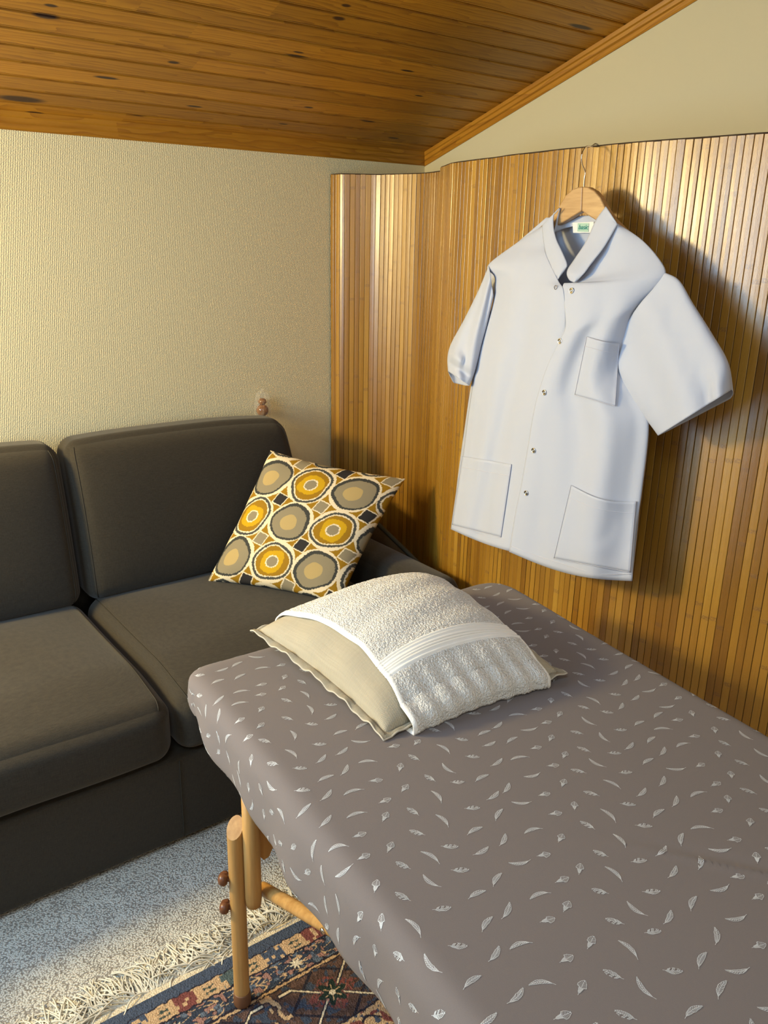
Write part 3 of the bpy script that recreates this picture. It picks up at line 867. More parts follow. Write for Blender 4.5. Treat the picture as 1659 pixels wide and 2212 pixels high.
o = m.obj(); nz = m.noise(o, 700.0, 2)
c = m.mix(m.math('MULTIPLY', nz, .5), (0.196, 0.170, 0.166), (0.162, 0.141, 0.138))
m.b.inputs['Sheen Weight'].default_value = 0.08
m_sheet = m.out(c, m.bump(nz, 0.2, 0.0008))
m_fea = M('white_print', 0.8, 0.2).out((0.62, 0.64, 0.66))
sheet = mesh_obj('fitted_sheet', Vall, Fall, None, mats=[m_sheet, m_fea], mi=[0] * len(Fm) + [1] * nq)
tag(sheet, 'taupe fitted sheet with white feather print stretched over the massage table', 'sheet')

# ------------------------------------------------------------------ linen pillow and terry towel
cN, cR, cL, cF = np.array([.757, .975, .7465]), np.array([1.158, .942, .750]), np.array([.735, 1.378, .783]), np.array([1.185, 1.378, .790])
def bil(s, t):     # s: left->right, t: far->near
    s, t = s[..., None], t[..., None]
    return (cL * (1 - s) + cF * s) * (1 - t) + (cN * (1 - s) + cR * s) * t
def phull(s, t):
    return np.clip(16 * s * (1 - s) * t * (1 - t), 0, 1) ** 0.45
def pillow_top(s, t):
    P = bil(s, t); h = phull(np.clip(s, 0, 1), np.clip(t, 0, 1))
    P[..., 2] += 0.098 * h * (1 - .12 * (t - .5))
    pin = 0.016
    P[..., 0] += pin * (0.5 - s) * 2 * (4 * t * (1 - t))
    P[..., 1] -= pin * (0.5 - t) * 2 * (4 * s * (1 - s))
    P[..., 2] += 0.004 * np.sin(t * 23) * np.exp(-s / .10) * np.clip(h * 2, 0, 1)
    return P
def mat_weave(name, c1, c2, sc):
    m = M(name, 0.85, 0.2); u, v, _ = m.sep(m.uv())
    a = m.math('SINE', m.math('MULTIPLY', u, sc)); b = m.math('SINE', m.math('MULTIPLY', v, sc)); w = m.math('MULTIPLY', a, b)
    st = m.noise(m.mapping(m.uv(), (300.0, 3.0, 1.0)), 1.0, 3, .7); st2 = m.noise(m.mapping(m.uv(), (4.0, 260.0, 1.0)), 1.0, 3, .7)
    c = m.mix(m.math('ADD', m.math('MULTIPLY', st, .5), m.math('MULTIPLY', st2, .5)), c1, c2)
    return m.out(c, m.bump(w, 0.5, 0.0006))
m_linen = mat_weave('linen_weave', (0.32, 0.275, 0.19), (0.56, 0.50, 0.38), 900.0)
n = 110
s, t = np.meshgrid(np.linspace(0, 1, n), np.linspace(0, 1, n), indexing='ij')
Pt = pillow_top(s, t); Pb = pillow_top(s, t); hb = phull(s, t)
base = bil(s, t)
Pb[..., 2] = np.maximum(base[..., 2] - 0.05 * hb, ZT + 0.005)
pil = empty('pillow', (0.96, 1.16, ZT)); tag(pil, 'beige linen pillow lying on the massage table under a cream towel', 'pillow')
grid_obj('pillowcase', np.concatenate([Pt, Pb[::-1]], 0), m_linen, pil)
# stitched flange all round
q = np.linspace(0, 1, 90)
loop = np.vstack([np.c_[np.zeros(90), q], np.c_[q[1:], np.ones(89)], np.c_[np.ones(89), q[::-1][1:]], np.c_[q[::-1][1:-1], np.zeros(88)]])
Lb = pillow_top(loop[:, 0], loop[:, 1])
cen = Lb.mean(0); dirv = Lb - cen; dirv[:, 2] = 0; dirv /= np.linalg.norm(dirv, axis=1)[:, None]
k = np.arange(len(Lb))
P = np.zeros((len(Lb), 5, 3))
for j, w in enumerate((-.004, .003, .008, .0125, .0155)):
    wave = 0.0035 * np.sin(k * .33) * (w / .0155) + 0.002 * np.sin(k * .81) * (w / .0155)
    P[:, j] = Lb + dirv * w; P[:, j, 2] += wave + (0.003 if j == 2 else 0)
    P[:, j, 2] = np.maximum(P[:, j, 2], ZT + .004)
fl = grid_obj('flange', P, m_linen, pil, closeu=True); solidify(fl, 0.003)
tp = P[:, 4].copy(); V, f = tube_data(np.vstack([tp, tp[:1]]), 0.0017, 6, False)
mesh_obj('edge_stitching', V, f, M('thread', 0.8).out((0.55, 0.50, 0.40)), pil)

# towel: s range varies, follows the pillow, drops at the near edge and tucks under
m = M('terry_cloth', 0.95, 0.1)
u, v, _ = m.sep(m.uv()); o = m.obj()
ter = m.node('ShaderNodeAttribute', attribute_name='terry').outputs['Fac']
vr = m.voro(o, 330.0); nz = m.noise(o, 420.0, 3, .7)
ribs = m.math('SINE', m.math('MULTIPLY', v, 1500.0))
h = m.math('ADD', m.math('MULTIPLY', m.math('SUBTRACT', nz, vr), m.math('MULTIPLY', ter, 1.0)), m.math('MULTIPLY', m.noise(o, 900., 2), .15))
c = m.mix(m.math('MULTIPLY', vr, m.math('MULTIPLY', ter, .5)), (0.94, 0.92, 0.86), (0.86, 0.82, 0.74))
m.b.inputs['Sheen Weight'].default_value = 0.2
m_terry = m.out(c, m.bump(h, 1.0, 0.0030))
ns, nt = 330, 430
vt = np.linspace(-0.10, 1.30, nt); us = np.linspace(0, 1, ns)
U, Vv = np.meshgrid(us, vt, indexing='ij')
sl_ = np.interp(vt, [-.1, 0, .3, .6, .85, 1.0, 1.3], [.09, .085, .115, .13, .12, .10, .10])
sr_ = np.interp(vt, [-.1, 0, .3, .6, .8, 1.0, 1.3], [1.00, 1.0, .96, .91, .905, .90, .88])
S = sl_[None] + (sr_ - sl_)[None] * U
S_far = np.clip(Vv, 0.0, 0.955)
P = pillow_top(np.clip(S, .0, 1.0), S_far)
# beyond the near rim: fall to the table and fold under
over = np.clip(Vv - 0.955, 0, None) * 0.43
rimz = P[..., 2] - (ZT + .006)
drop = np.clip(over / (rimz + 1e-6), 0, 1)
P[..., 2] = P[..., 2] - rimz * np.minimum(over, rimz) / (rimz + 1e-6) 
tuck = np.clip(over - rimz, 0, .05)
P[..., 1] += -0.034 * np.sin(np.clip(drop * 1.5, 0, 1) * np.pi / 2) + tuck * .5
P[..., 1] -= 0.004
ov0 = np.clip(0 - Vv, 0, None) * .43
P[..., 2] -= ov0; P[..., 1] += ov0 * .4
lift = 0.006
# falls over the right side of the pillow
sx = np.clip(U - .93, 0, None) / .07
terr = np.ones(nt)
bands = [(0.742, 0.840)]
terr = np.where((vt > .745) & (vt < .845), 0.0, 1.0)
rib = np.zeros(nt)
for cb in (.752, .766, .786, .799, .812, .833): rib += np.exp(-((vt - cb) / .0032) ** 2)
hemU = (np.minimum(U, 1 - U) * .36 < .008)
T_ = terr[None] * np.where(hemU, .15, 1.0)
hash_ = vnoise(P[..., 0] * 420, P[..., 1] * 420 + P[..., 2] * 420, 3) * .6 + vnoise(P[..., 0] * 800, P[..., 1] * 800 + P[..., 2] * 800, 9) * .4
wrk = 0.0018 * np.sin(S * 60 + np.sin(Vv * 9) * 2) * sstep(.80, 1.0, Vv) + .0015 * np.sin(Vv * 30 + S * 8)
gx = np.gradient(P, axis=0); gy = np.gradient(P, axis=1); NN = np.cross(gx, gy); NN /= np.linalg.norm(NN, axis=-1)[..., None] + 1e-9
if NN[ns // 2, nt // 3, 2] < 0: NN = -NN
L_off = lift + wrk + (hash_ - .4) * 0.0026 * T_ + rib[None] * 0.0020 + np.where(hemU, .0005, 0)
P = P + NN * L_off[..., None]
P[..., 2] = np.maximum(P[..., 2], ZT + .0045)
P[..., 2] -= sstep(.985, 1.0, U) * .004 + sstep(.015, 0, U) * .003
tw = grid_obj('towel', P, m_terry, attrs={'terry': T_.ravel()}, uvs=np.stack([U * .36, Vv * .43], -1))
solidify(tw, 0.003, -1.0)
tag(tw, 'cream terry towel with ribbed band draped over the linen pillow', 'towel')

# ------------------------------------------------------------------ rug with fringe
Y0 = 1.372                                  # start of the woven edge
def rug_colors(x, y):
    d = Y0 - y                              # distance inwards from the fringe edge
    cream, navy, beige, black, red, teal, brown, slate, rose = map(lin, ((214, 202, 176), (72, 82, 100), (192, 162, 126), (46, 44, 54), (120, 72, 68), (80, 94, 96), (98, 78, 72), (96, 108, 124), (152, 116, 106)))
    C = np.zeros(x.shape + (3,)); C[:] = beige
    kq = 0.0042
    xi, yi = np.floor(x / kq), np.floor(d / kq)
    rag = (vnoise(x * 120, y * 120, 2) - .5) * .006
    h = lambda a, b, s: (np.sin(a * 12.9898 + b * 78.233 + s * 3.77) * 43758.5453) % 1.0
    def setc(mask, c): C[mask] = c
    d2 = d + rag
    setc(d < 0.022, cream); setc((d >= 0.020 + 0.0035 * (np.sin(x * 1150) > 0)) & (d2 < 0.052), navy)
    # beige guard with stepped blocks
    bx = np.floor(x / 0.105); fx = x / 0.105 - bx
    g1 = (d2 >= .052) & (d2 < .096)
    setc(g1 & (np.abs(d2 - .053) < .0022), black)
    blk = g1 & (fx > .56) & (d2 > .055) & (h(np.floor(x / .0085), np.floor(d / .0085), 4) > .34)
    for q, cc in enumerate((navy, red, teal)): setc(blk & (np.mod(bx, 3) == q), cc)
    hk = g1 & (fx > .18) & (fx < .42) & (np.abs(np.mod(d2 * 1000, 13) - 6) < 1.8 + 2 * (np.abs(np.mod(x * 1000, 12) - 6) < 2)); setc(hk & (d2 > .060) & (d2 < .09), (teal[0] * .7, teal[1] * .7, teal[2] * .6))
    setc((np.abs(d2 - .097) < .0025), black)
    # dark guard with scrolls
    g2 = (d2 >= .0995) & (d2 < .150); setc(g2, tuple(v * .62 for v in navy))
    ff = np.sin(x * 92 + 1.5 * np.sin(d * 210)) + .8 * np.cos(d * 185 + x * 31)
    n3 = vnoise(x * 95, d * 110, 21); n4 = vnoise(x * 60, d * 80, 31)
    setc(g2 & (np.abs(ff) < .22), beige); setc(g2 & (n3 > .68), rose); setc(g2 & (n4 > .72), slate); setc(g2 & (np.abs(n3 - .68) < .035), black)
    star = g2 & (np.abs(np.hypot(np.mod(x + .03, .14) - .07, (d - .125))) < .011 + .004 * np.cos(8 * np.arctan2(d - .125, np.mod(x + .03, .14) - .07))); setc(star, cream)
    setc((np.abs(d2 - .152) < .0026), black); setc(np.abs(d2 - .158) < .0016, beige); setc(np.abs(d2 - .162) < .0018, black)
    # main border with lozenge medallions
    g3 = (d2 >= .164) & (d2 < .305); setc(g3, tuple(v * .7 for v in brown))
    setc(g3 & (n4 > .60), tuple(v * .8 for v in navy)); setc(g3 & (n3 > .66), brown)
    px = np.mod(x + .060, .235) - .1175; py = d - .234
    rr = np.abs(px) * .8 + np.abs(py)
    setc(g3 & (np.abs(rr - .078) < .004), black)
    setc(g3 & (rr < .050) & (h(xi, yi, 7) > .45), red); setc(g3 & (rr < .030) & (h(xi, yi, 8) > .55), rose)
    for sg in (-1, 1):
        l = np.abs(py - sg * (0.010 + .9 * np.clip(np.abs(px) - .035, 0, .04))) < .0028
        setc(g3 & (np.abs(np.abs(py) - (.012 + .85 * np.clip(np.abs(px) - .02, 0, .05))) < .0062) & (np.abs(px) > .02) & (np.abs(px) < .100), black)
        setc(g3 & (np.abs(np.abs(py) - (.012 + .85 * np.clip(np.abs(px) - .02, 0, .05))) < .0024) & (np.abs(px) > .02) & (np.abs(px) < .098), cream)
    st = np.hypot(px, py); an = np.arctan2(py, px)
    setc(g3 & (st < .026 + .008 * np.cos(6 * an)), (.02, .035, .03)); setc(g3 & (st < .020) & (np.abs(np.sin(3 * an + .4)) < .22), beige); setc(g3 & (st < .007), cream)
    q2 = np.abs(px) > .098; setc(g3 & q2 & (vnoise(x * 150, d * 60, 41) > .52), beige); setc(g3 & q2 & (np.abs(vnoise(x * 150, d * 60, 41) - .52) < .05), black)
    setc(np.abs(d2 - .307) < .0028, black)
    g4 = (d2 >= .310) & (d2 < .372); setc(g4, beige)
    f4 = np.sin(x * 70) * .016 + .341
    setc(g4 & (np.abs(d - f4) < .0035), black); setc(g4 & (n3 > .70), navy); setc(g4 & (n4 > .78), red)
    setc(np.abs(d2 - .374) < .0028, black)
    g5 = d2 > .377; setc(g5, tuple(v * .75 for v in beige)); setc(g5 & (np.mod(xi + yi, 2) > .5), tuple(v * .95 for v in beige))
    setc(g5 & (vnoise(x * 28, d * 28, 51) > .70), red); setc(g5 & (np.abs(vnoise(x * 28, d * 28, 51) - .70) < .04), black)
    tone = .86 + .28 * h(xi, yi, 1)
    return C * tone[..., None]
m = M('wool_rug', 0.95, 0.1)
ca = m.node('ShaderNodeVertexColor', layer_name='Col').outputs[0]; o = m.obj()
m_rug = m.out(ca, m.bump(m.voro(o, 260.0), 0.7, 0.003))
xa = np.r_[np.linspace(-.45, .12, 20), np.arange(.125, 1.12, .0019), np.linspace(1.13, 1.6, 20)]
ya = np.r_[np.linspace(-.9, .80, 30), np.arange(.805, Y0 + .0001, .0019)]
xx, yy = np.meshgrid(xa, ya, indexing='ij')
zz_ = 0.010 + 0.0010 * vnoise(xx * 260, yy * 260, 6) - 0.004 * (Y0 - yy < .022)
ru = empty('rug', (.6, .3, 0)); tag(ru, 'oriental patterned wool rug with navy edge band under the massage table', 'rug')
xs2 = xx + 0.0 * yy
# the rug lies a touch askew like in the room
rot = math.radians(0.9); RX = 0.6 + (xx - .6) * math.cos(rot) - (yy - 1.37) * math.sin(rot) ; RY = 1.385 + (xx - .6) * math.sin(rot) * -1 + (yy - 1.37) * math.cos(rot)
pile = grid_obj('pile', np.stack([RX, RY, zz_], -1), m_rug, ru, cols=rug_colors(xx, yy)); solidify(pile, .009, -1.0)
# fringe: loose knotted cotton strands (nobody could count them)
rng = np.random.RandomState(5); parts = []
for k in range(1250):
    x0 = rng.uniform(-.2, 1.35); yb = 1.383 - (x0 - .6) * math.sin(rot)
    L = rng.uniform(.055, .105); an = math.pi / 2 + rng.normal(.15, .55) + .35 * math.sin(x0 * 22); cu = rng.normal(0, 9.0)
    pts_, p, z = [], np.array([x0, yb]), .006; zt_ = rng.uniform(.003, .020)
    for q in range(7):
        f_ = q / 6; z_ = .006 + (zt_ - .006) * math.sin(f_ * math.pi) * 1.2
        pts_.append((p[0], p[1], max(.0016, z_))); an += cu * L / 6 + rng.normal(0, .12); p = p + L / 6 * np.array([math.cos(an), math.sin(an)])
    parts.append(tube_data(pts_, 0.0017, 5, False))
m = M('cotton_fringe', 0.9, 0.1); c = m.ramp(m.noise(m.obj(), 16.0, 2), [(0.3, lin((190, 184, 168))), (0.55, lin((228, 222, 204)))]); m_fr = m.out(c)
fr = multi('fringe', parts, m_fr, ru); fr['kind'] = 'stuff'; fr['label'] = 'cream knotted fringe strands'

# ------------------------------------------------------------------ white tunic on a wooden hanger
m = M('white_poplin', 0.62, 0.35)
o = m.obj()
sh = m.noise(m.mapping(o, (4.0, 9.0, 1.6)), 1.0, 2)
fine = m.noise(o, 900.0, 2)
m.b.inputs['Sheen Weight'].default_value = 0.1
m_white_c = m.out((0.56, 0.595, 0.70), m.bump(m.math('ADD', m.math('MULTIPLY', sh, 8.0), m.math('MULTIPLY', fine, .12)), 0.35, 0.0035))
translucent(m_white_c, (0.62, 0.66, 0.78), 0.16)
m_stitch = M('stitching', 0.8, .1).out((0.62, 0.62, 0.70))
XP = 1.585                                  # the plane the tunic hangs in
tun = empty('tunic', on_x([(1240, 900)], XP)[0]); tag(tun, 'white short sleeved tunic with press studs and three pockets, on a hanger', 'tunic')
def px_patch(name, L, R, nu, nv, depth, mat, parent, x0=XP, th=0.0012, sag=0.0):
    """surface between two traced edges (image tracing of the garment outline, given its own depth)"""
    Lc, Rc = spline(L, nv), spline(R, nv)
    u = np.linspace(0, 1, nu); PX = Lc[None] * (1 - u)[:, None, None] + Rc[None] * u[:, None, None]
    Uu, Vv = np.meshgrid(u, np.linspace(0, 1, nv), indexing='ij')
    PX[..., 1] += sag * np.sin(np.pi * Uu) * Vv ** 6
    dp = depth(Uu, Vv)
    P = on_x(PX.reshape(-1, 2), x0 - dp.ravel()).reshape(nu, nv, 3)
    o = grid_obj(name, P, mat, parent); 
    if th: solidify(o, th)
    return o, P, PX, dp
sstp = sstep
# back panel (inside of the back seen through the neck)
L = [(1180, 470), (1120, 522), (1060, 575), (1066, 650), (1042, 715), (1020, 820), (1003, 930), (988, 1040), (978, 1145)]
R = [(1322, 470), (1380, 522), (1436, 592), (1402, 650), (1362, 720), (1350, 820), (1392, 930), (1382, 1090), (1366, 1245)]
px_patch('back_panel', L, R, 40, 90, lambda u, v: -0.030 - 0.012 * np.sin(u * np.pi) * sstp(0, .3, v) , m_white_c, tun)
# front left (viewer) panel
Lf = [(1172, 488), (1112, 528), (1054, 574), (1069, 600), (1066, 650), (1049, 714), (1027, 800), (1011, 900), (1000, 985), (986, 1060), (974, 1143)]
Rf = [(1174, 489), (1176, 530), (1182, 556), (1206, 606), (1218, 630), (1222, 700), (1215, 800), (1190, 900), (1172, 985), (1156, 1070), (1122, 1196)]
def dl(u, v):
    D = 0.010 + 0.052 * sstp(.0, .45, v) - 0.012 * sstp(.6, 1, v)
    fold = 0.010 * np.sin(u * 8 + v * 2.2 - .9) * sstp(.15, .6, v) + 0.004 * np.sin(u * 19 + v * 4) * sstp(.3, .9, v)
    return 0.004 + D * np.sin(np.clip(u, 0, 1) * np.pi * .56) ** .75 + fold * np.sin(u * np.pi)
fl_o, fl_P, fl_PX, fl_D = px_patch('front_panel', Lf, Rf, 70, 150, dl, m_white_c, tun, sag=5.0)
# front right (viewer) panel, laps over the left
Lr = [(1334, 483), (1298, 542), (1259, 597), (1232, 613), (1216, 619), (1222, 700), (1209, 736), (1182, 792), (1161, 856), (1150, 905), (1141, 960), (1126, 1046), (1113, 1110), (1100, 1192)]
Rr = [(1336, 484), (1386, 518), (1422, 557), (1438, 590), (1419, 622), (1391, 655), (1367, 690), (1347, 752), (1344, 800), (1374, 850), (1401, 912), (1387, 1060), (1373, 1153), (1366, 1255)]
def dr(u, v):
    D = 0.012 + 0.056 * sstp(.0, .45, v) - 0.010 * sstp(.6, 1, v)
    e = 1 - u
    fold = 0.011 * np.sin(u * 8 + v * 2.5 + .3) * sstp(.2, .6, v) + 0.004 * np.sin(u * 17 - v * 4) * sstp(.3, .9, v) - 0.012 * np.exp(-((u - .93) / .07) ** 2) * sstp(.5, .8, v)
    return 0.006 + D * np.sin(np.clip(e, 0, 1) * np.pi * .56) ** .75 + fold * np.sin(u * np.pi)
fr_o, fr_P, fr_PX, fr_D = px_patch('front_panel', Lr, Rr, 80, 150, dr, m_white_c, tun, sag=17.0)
# sleeves: flattened tubes from the armhole to the open hem
def sleeve(name, top, bot, hem_top_b, hem_bot_b, D0, D1, folds, arm=None):
    nv, nph = 60, 48; T, B = spline(top, nv), spline(bot, nv); P = np.zeros((nph, nv, 3))
    s = np.linspace(0, 1, nv)
    for k in range(nph):
        ph = 2 * np.pi * k / nph; c_, d_ = math.cos(ph), math.sin(ph)
        Tt, Bb = T.copy(), B.copy()
        if d_ < 0:                       # rear half reaches a little further
            w = (sstep(.6, 1, s) * min(1, -d_ * 1.6))[:, None]; Tt = Tt + w * (np.array(hem_top_b) - T[-1]); Bb = Bb + w * (np.array(hem_bot_b) - B[-1])
        px = (Tt + Bb) / 2 + (Tt - Bb) / 2 * c_
        if arm is not None:
            q = (1 - c_) / 2; A = spline(arm, 1, np.array([q * (len(arm) - 1)]))[0]
            px = px + (A - ((T[0] + B[0]) / 2 + (T[0] - B[0]) / 2 * c_)) * ((1 - s) ** 2.2)[:, None]
        D = D0 + (D1 - D0) * s
        dp = d_ * D * (1.0 if d_ > 0 else .7) + (folds(c_, s) * max(0, d_))
        P[k] = on_x(px, XP - 0.006 - dp)
    o = grid_obj(name, P, m_white_c, tun, closeu=True); solidify(o, 0.0012)
    return P
sleeve('sleeve', [(1436, 588), (1468, 606), (1497, 655), (1540, 724), (1572, 782), (1580, 842)],
       [(1340, 812), (1352, 838), (1366, 862), (1386, 892), (1404, 916), (1422, 941)], (1596, 852), (1424, 941), .014, .040,
       lambda c, s: 0.012 * np.exp(-((c - .62) / .18) ** 2) * sstep(.7, .95, s) - 0.014 * np.exp(-((c - .40) / .14) ** 2) * sstep(.68, .98, s) + .005 * np.sin(c * 6 + s * 3),
       arm=[(1434, 588), (1414, 620), (1385, 653), (1360, 690), (1343, 735), (1334, 780), (1332, 815)])
sleeve('sleeve', [(1056, 574), (1034, 627), (1003, 690), (975, 742), (967, 772), (968, 802)],
       [(1066, 640), (1052, 700), (1040, 745), (1032, 780), (1024, 808), (1014, 833)], (976, 826), (1010, 834), .016, .038,
       lambda c, s: 0.010 * np.exp(-((s - .72) / .10) ** 2) * (1 if c > 0 else .4) - .008 * np.exp(-((s - .86) / .06) ** 2) + .004 * np.sin(c * 5 + s * 8))
# collar: stand-up band, two front ends and the inner back part
cl1 = [(1209, 449), (1197, 464), (1196, 490), (1202, 517), (1215, 545), (1225, 570), (1221, 582), (1206, 602)]
cl2 = [(1176, 486), (1172, 489), (1174, 517), (1181, 553), (1190, 575), (1195, 583), (1200, 594), (1205, 604)]
px_patch('collar', cl1, cl2, 14, 60, lambda u, v: 0.016 + .030 * sstp(0, .8, v) + .004 * np.sin(u * np.pi), m_white_c, tun, th=.0022)
cr1 = [(1309, 446), (1287, 477), (1266, 522), (1240, 562), (1228, 580), (1225, 592), (1230, 604), (1239, 609)]
cr2 = [(1334, 484), (1332, 488), (1313, 521), (1298, 543), (1276, 571), (1264, 588), (1254, 599), (1243, 609)]
px_patch('collar', cr1, cr2, 14, 60, lambda u, v: 0.018 + .036 * sstp(0, .8, v) + .004 * np.sin(u * np.pi), m_white_c, tun, th=.0022)
cb1 = [(1209, 449), (1225, 462), (1258, 466), (1292, 462), (1309, 446)]
cb2 = [(1197, 502), (1225, 492), (1258, 486), (1285, 487), (1322, 480)]
px_patch('collar', cb1, cb2, 10, 40, lambda u, v: -0.022 + .030 * (2 * v - 1) ** 4 + .004 * u, m_white_c, tun, th=.002)
# pockets lie on the front panels
def sample(P, PX, D, pt):
    d = ((PX - np.array(pt)) ** 2).sum(-1); k = np.unravel_index(d.argmin(), d.shape); return D[k]
def pocket(name, corners, PX, D, dip=0.0, parent=tun, right=False):
    tl, tr, br, bl = [np.array(c, float) for c in corners]; n = 26
    u, v = np.meshgrid(np.linspace(0, 1, n), np.linspace(0, 1, n), indexing='ij')
    px = (tl * (1 - u)[..., None] + tr * u[..., None]) * (1 - v)[..., None] + (bl * (1 - u)[..., None] + br * u[..., None]) * v[..., None]
    px[..., 1] += dip * np.sin(u * np.pi) * (1 - v) ** 2
    fl = px.reshape(-1, 2); G = PX.reshape(-1, 2); DD = D.ravel()
    k = ((fl[:, None] - G[None]) ** 2).sum(-1).argmin(1)
    # smooth the looked-up depth
    dep = DD[k].reshape(n, n)
    for _ in range(4): 
        q = np.pad(dep, 1, mode='edge'); dep = (q[1:-1, 1:-1] * 2 + q[:-2, 1:-1] + q[2:, 1:-1] + q[1:-1, :-2] + q[1:-1, 2:]) / 6
    dep = dep + 0.0030 + 0.007 * np.sin(u * np.pi) * (1 - v) ** 3 * (1 if dip else .4)
    P = on_x(fl, XP - dep.ravel()).reshape(n, n, 3)
    o = grid_obj(name, P, m_white_c, parent); solidify(o, .0016)
    # hem line stitched below the opening, and edge stitching
    def row(uu, vv): 
        i, j = (np.clip(uu, 0, 1) * (n - 1)).round().astype(int), (np.clip(vv, 0, 1) * (n - 1)).round().astype(int); return P[i, j] - np.array([.0014, 0, 0])
    q = np.linspace(0, 1, n)
    parts = [tube_data(row(q, np.full(n, .16)), .0006, 4), tube_data(row(np.full(n, .0), q), .0007, 4), tube_data(row(q, np.full(n, 1.)), .0007, 4), tube_data(row(np.full(n, 1.), q), .0007, 4)]
    multi('stitching', parts, m_stitch, o)
    return o
pocket('chest_pocket', [(1268, 727), (1338, 742), (1329, 877), (1242, 853)], fr_PX, fr_D, 3)
pocket('side_pocket', [(999, 985), (1105, 1003), (1082, 1160), (977, 1134)], fl_PX, fl_D, 0)
pocket('side_pocket', [(1234, 1048), (1374, 1083), (1361, 1236), (1197, 1206)], fr_PX, fr_D, 14)
# hem stitching and placket line
def surf_line(px, PX, D, lift=.0012):
    G = PX.reshape(-1, 2); DD = D.ravel(); px = np.asarray(px, float)
    k = ((px[:, None] - G[None]) ** 2).sum(-1).argmin(1); dd = np.convolve(np.pad(DD[k], 3, mode='edge'), np.ones(7) / 7, 'valid')
    return on_x(px, XP - dd - lift)
tube('hem_stitching', surf_line(spline([(978, 1128), (1000, 1141), (1040, 1155), (1082, 1163), (1118, 1170)], 40), fl_PX, fl_D), .0007, m_stitch, tun, 4)
tube('hem_stitching', surf_line(spline([(1104, 1180), (1150, 1197), (1200, 1213), (1250, 1229), (1300, 1240), (1362, 1240)], 50), fr_PX, fr_D), .0007, m_stitch, tun, 4)
# press studs
m_gun = M('dark_metal', 0.25); m_gun.b.inputs['Metallic'].default_value = .9; m_gun = m_gun.out((0.22, 0.20, 0.19))
for (x, y) in [(1234, 628), (1209, 737), (1175, 848), (1152, 973), (1136, 1065)]:
    c0 = surf_line([(x, y)] * 8, fr_PX, fr_D, .0025)[0]
    st = []
    for (r0, r1, dx) in ((.0056, .0011, 0), (.0020, .0009, .0006)):
        ph = np.linspace(0, 2 * np.pi, 21); path = np.stack([np.full(21, c0[0] - dx), c0[1] + r0 * np.cos(ph), c0[2] + r0 * np.sin(ph)], 1); st.append(tube_data(path, r1, 8, False))
    s1 = multi('press_stud', st, m_steel, tun)
    ph = np.linspace(0, 2 * np.pi, 20, endpoint=False)
    mesh_obj('stud_cup', [(c0[0] + .0005, c0[1] + .0050 * math.cos(a), c0[2] + .0050 * math.sin(a)) for a in ph], [tuple(range(20))], m_gun, s1, smooth=False)
c0 = surf_line([(1200, 621)] * 8, fl_PX, fl_D, .0025)[0]
ph = np.linspace(0, 2 * np.pi, 21); tube('press_stud', np.stack([np.full(21, c0[0]), c0[1] + .0038 * np.cos(ph), c0[2] + .0045 * np.sin(ph)], 1), .0007, m_gun, tun, 6)
# neck label
lab_px = [(1237, 481), (1283, 479), (1281, 503), (1238, 503)]
Lp = on_x(lab_px, XP + .014); lab = mesh_obj('neck_label', Lp, [(0, 1, 2, 3)], M('label_white', .6).out((0.72, 0.72, 0.68)), tun, smooth=False); solidify(lab, .0006)
lab['label'] = 'white neck label with green lettering'
pg = on_x([(1248, 482), (1272, 482), (1271, 501), (1247, 500)], XP + .0128); mesh_obj('label_patch', pg, [(0, 1, 2, 3)], M('label_green', .6).out((0.34, 0.52, 0.42)), lab, smooth=False)
fc = bpy.data.curves.new('lettering', 'FONT'); fc.body = 'basic'; fc.size = 0.0145; fc.shear = .25; fc.align_x = 'CENTER'; fc.align_y = 'CENTER'; fc.extrude = .0002; fc.offset = .00012
to = bpy.data.objects.new('lettering', fc); COL.objects.link(to)
dg = bpy.context.evaluated_depsgraph_get(); tm = bpy.data.meshes.new_from_object(to.evaluated_get(dg)); bpy.data.objects.remove(to)
tm.materials.clear(); tm.materials.append(M('label_ink', .6).out((0.02, 0.26, 0.22)))
cc = on_x([(1259.5, 491)], XP + .0120)[0]
tob = bpy.data.objects.new('lettering', tm); COL.objects.link(tob)
# text faces -x: its x axis runs along -y, its up axis along z
Rt = Matrix(((0, 0, -1, cc[0]), (-1, 0, 0, cc[1]), (0, 1, 0, cc[2]), (0, 0, 0, 1)))
for v_ in tm.vertices: v_.co = Rt @ v_.co
tob.parent = lab

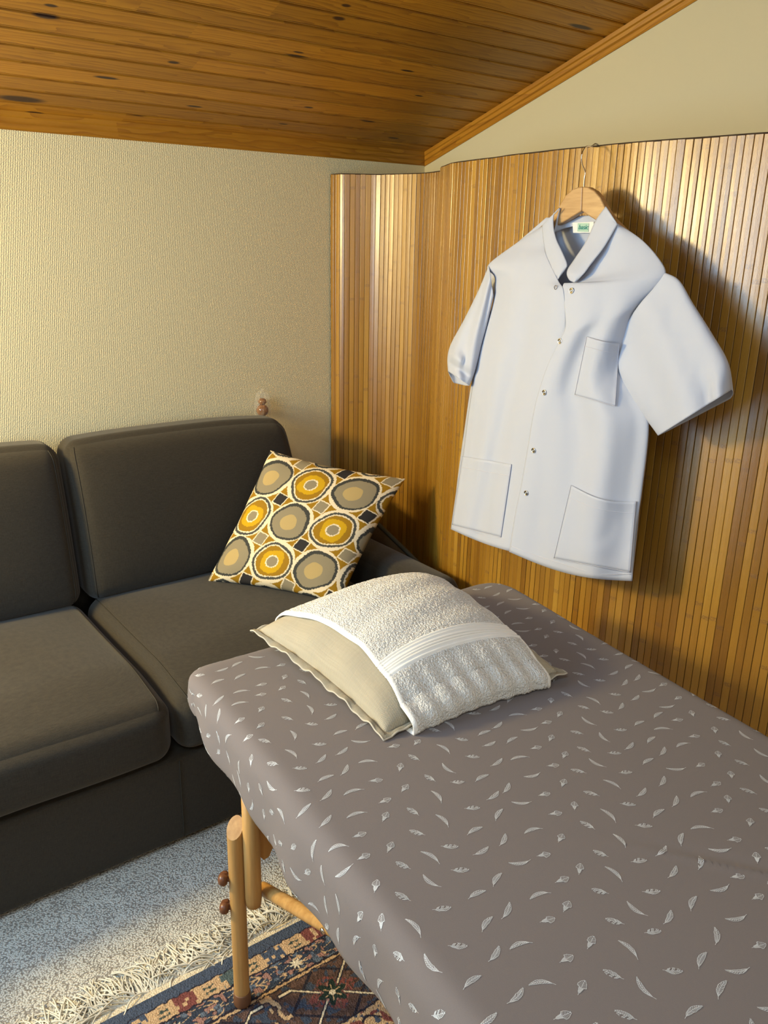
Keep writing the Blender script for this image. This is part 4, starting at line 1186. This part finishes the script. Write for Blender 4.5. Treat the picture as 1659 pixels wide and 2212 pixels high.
# hanger
han = empty('clothes_hanger', on_x([(1258, 404)], XP)[0]); tag(han, 'light wooden clothes hanger with wire hook holding the white tunic', 'hanger')
m = M('hanger_wood', 0.35, .45)
g = m.noise(m.mapping(m.obj(), (60, 12, 110)), 1.0, 4, .6); c = m.ramp(g, [(.3, (0.34, 0.185, 0.075)), (.7, (0.50, 0.31, 0.14))]); m_han = m.out(c, m.bump(g, .08, .001))
def prism(name, px, x0, x1, mat, parent, bev=.003):
    n = len(px); A = on_x(px, x0); B = A.copy(); B[:, 0] = x1
    o = mesh_obj(name, np.vstack([A, B]), [tuple(range(n)), tuple(range(n, 2 * n))[::-1]] + [(i, n + i, n + (i + 1) % n, (i + 1) % n) for i in range(n)], mat, parent, smooth=False)
    bm = bmesh.new(); bm.from_mesh(o.data); bmesh.ops.recalc_face_normals(bm, faces=bm.faces); bm.to_mesh(o.data); bm.free()
    b = o.modifiers.new('bevel', 'BEVEL'); b.width = bev; b.segments = 3; b.limit_method = 'ANGLE'; b.angle_limit = .6
    return o
lh = [(1258, 403), (1248, 404), (1236, 409), (1222, 421), (1212, 437), (1202, 455), (1180, 478), (1130, 520), (1100, 545), (1100, 560), (1150, 520), (1205, 486), (1230, 472), (1256, 456)]
rh = [(1258, 403), (1270, 404), (1284, 412), (1296, 426), (1306, 446), (1322, 470), (1372, 520), (1400, 552), (1396, 566), (1350, 520), (1312, 489), (1290, 478), (1272, 467), (1256, 456)]
prism('hanger_arm', lh, XP - .004, XP + .014, m_han, han)
prism('hanger_arm', rh, XP - .004, XP + .014, m_han, han)
hk = spline([(1261, 408), (1262, 386), (1264, 372), (1258, 356), (1256, 342), (1258, 330), (1264, 319), (1271, 315.5), (1277, 317)], 60)
hx = np.interp(np.linspace(0, 1, 60), [0, .6, .85, 1], [XP + .005, XP + .010, XP + .045, 1.657])
hp = on_x(hk, hx); tail = np.array([[1.668, hp[-1, 1] - .002, HS + .006], [1.678, hp[-1, 1] - .003, HS + .004], [1.682, hp[-1, 1] - .004, HS - .012], [1.681, hp[-1, 1] - .005, HS - .03]])
hp = np.vstack([hp, spline(tail, 16)])
tube('hook', hp, .0016, m_steel, han, 8)
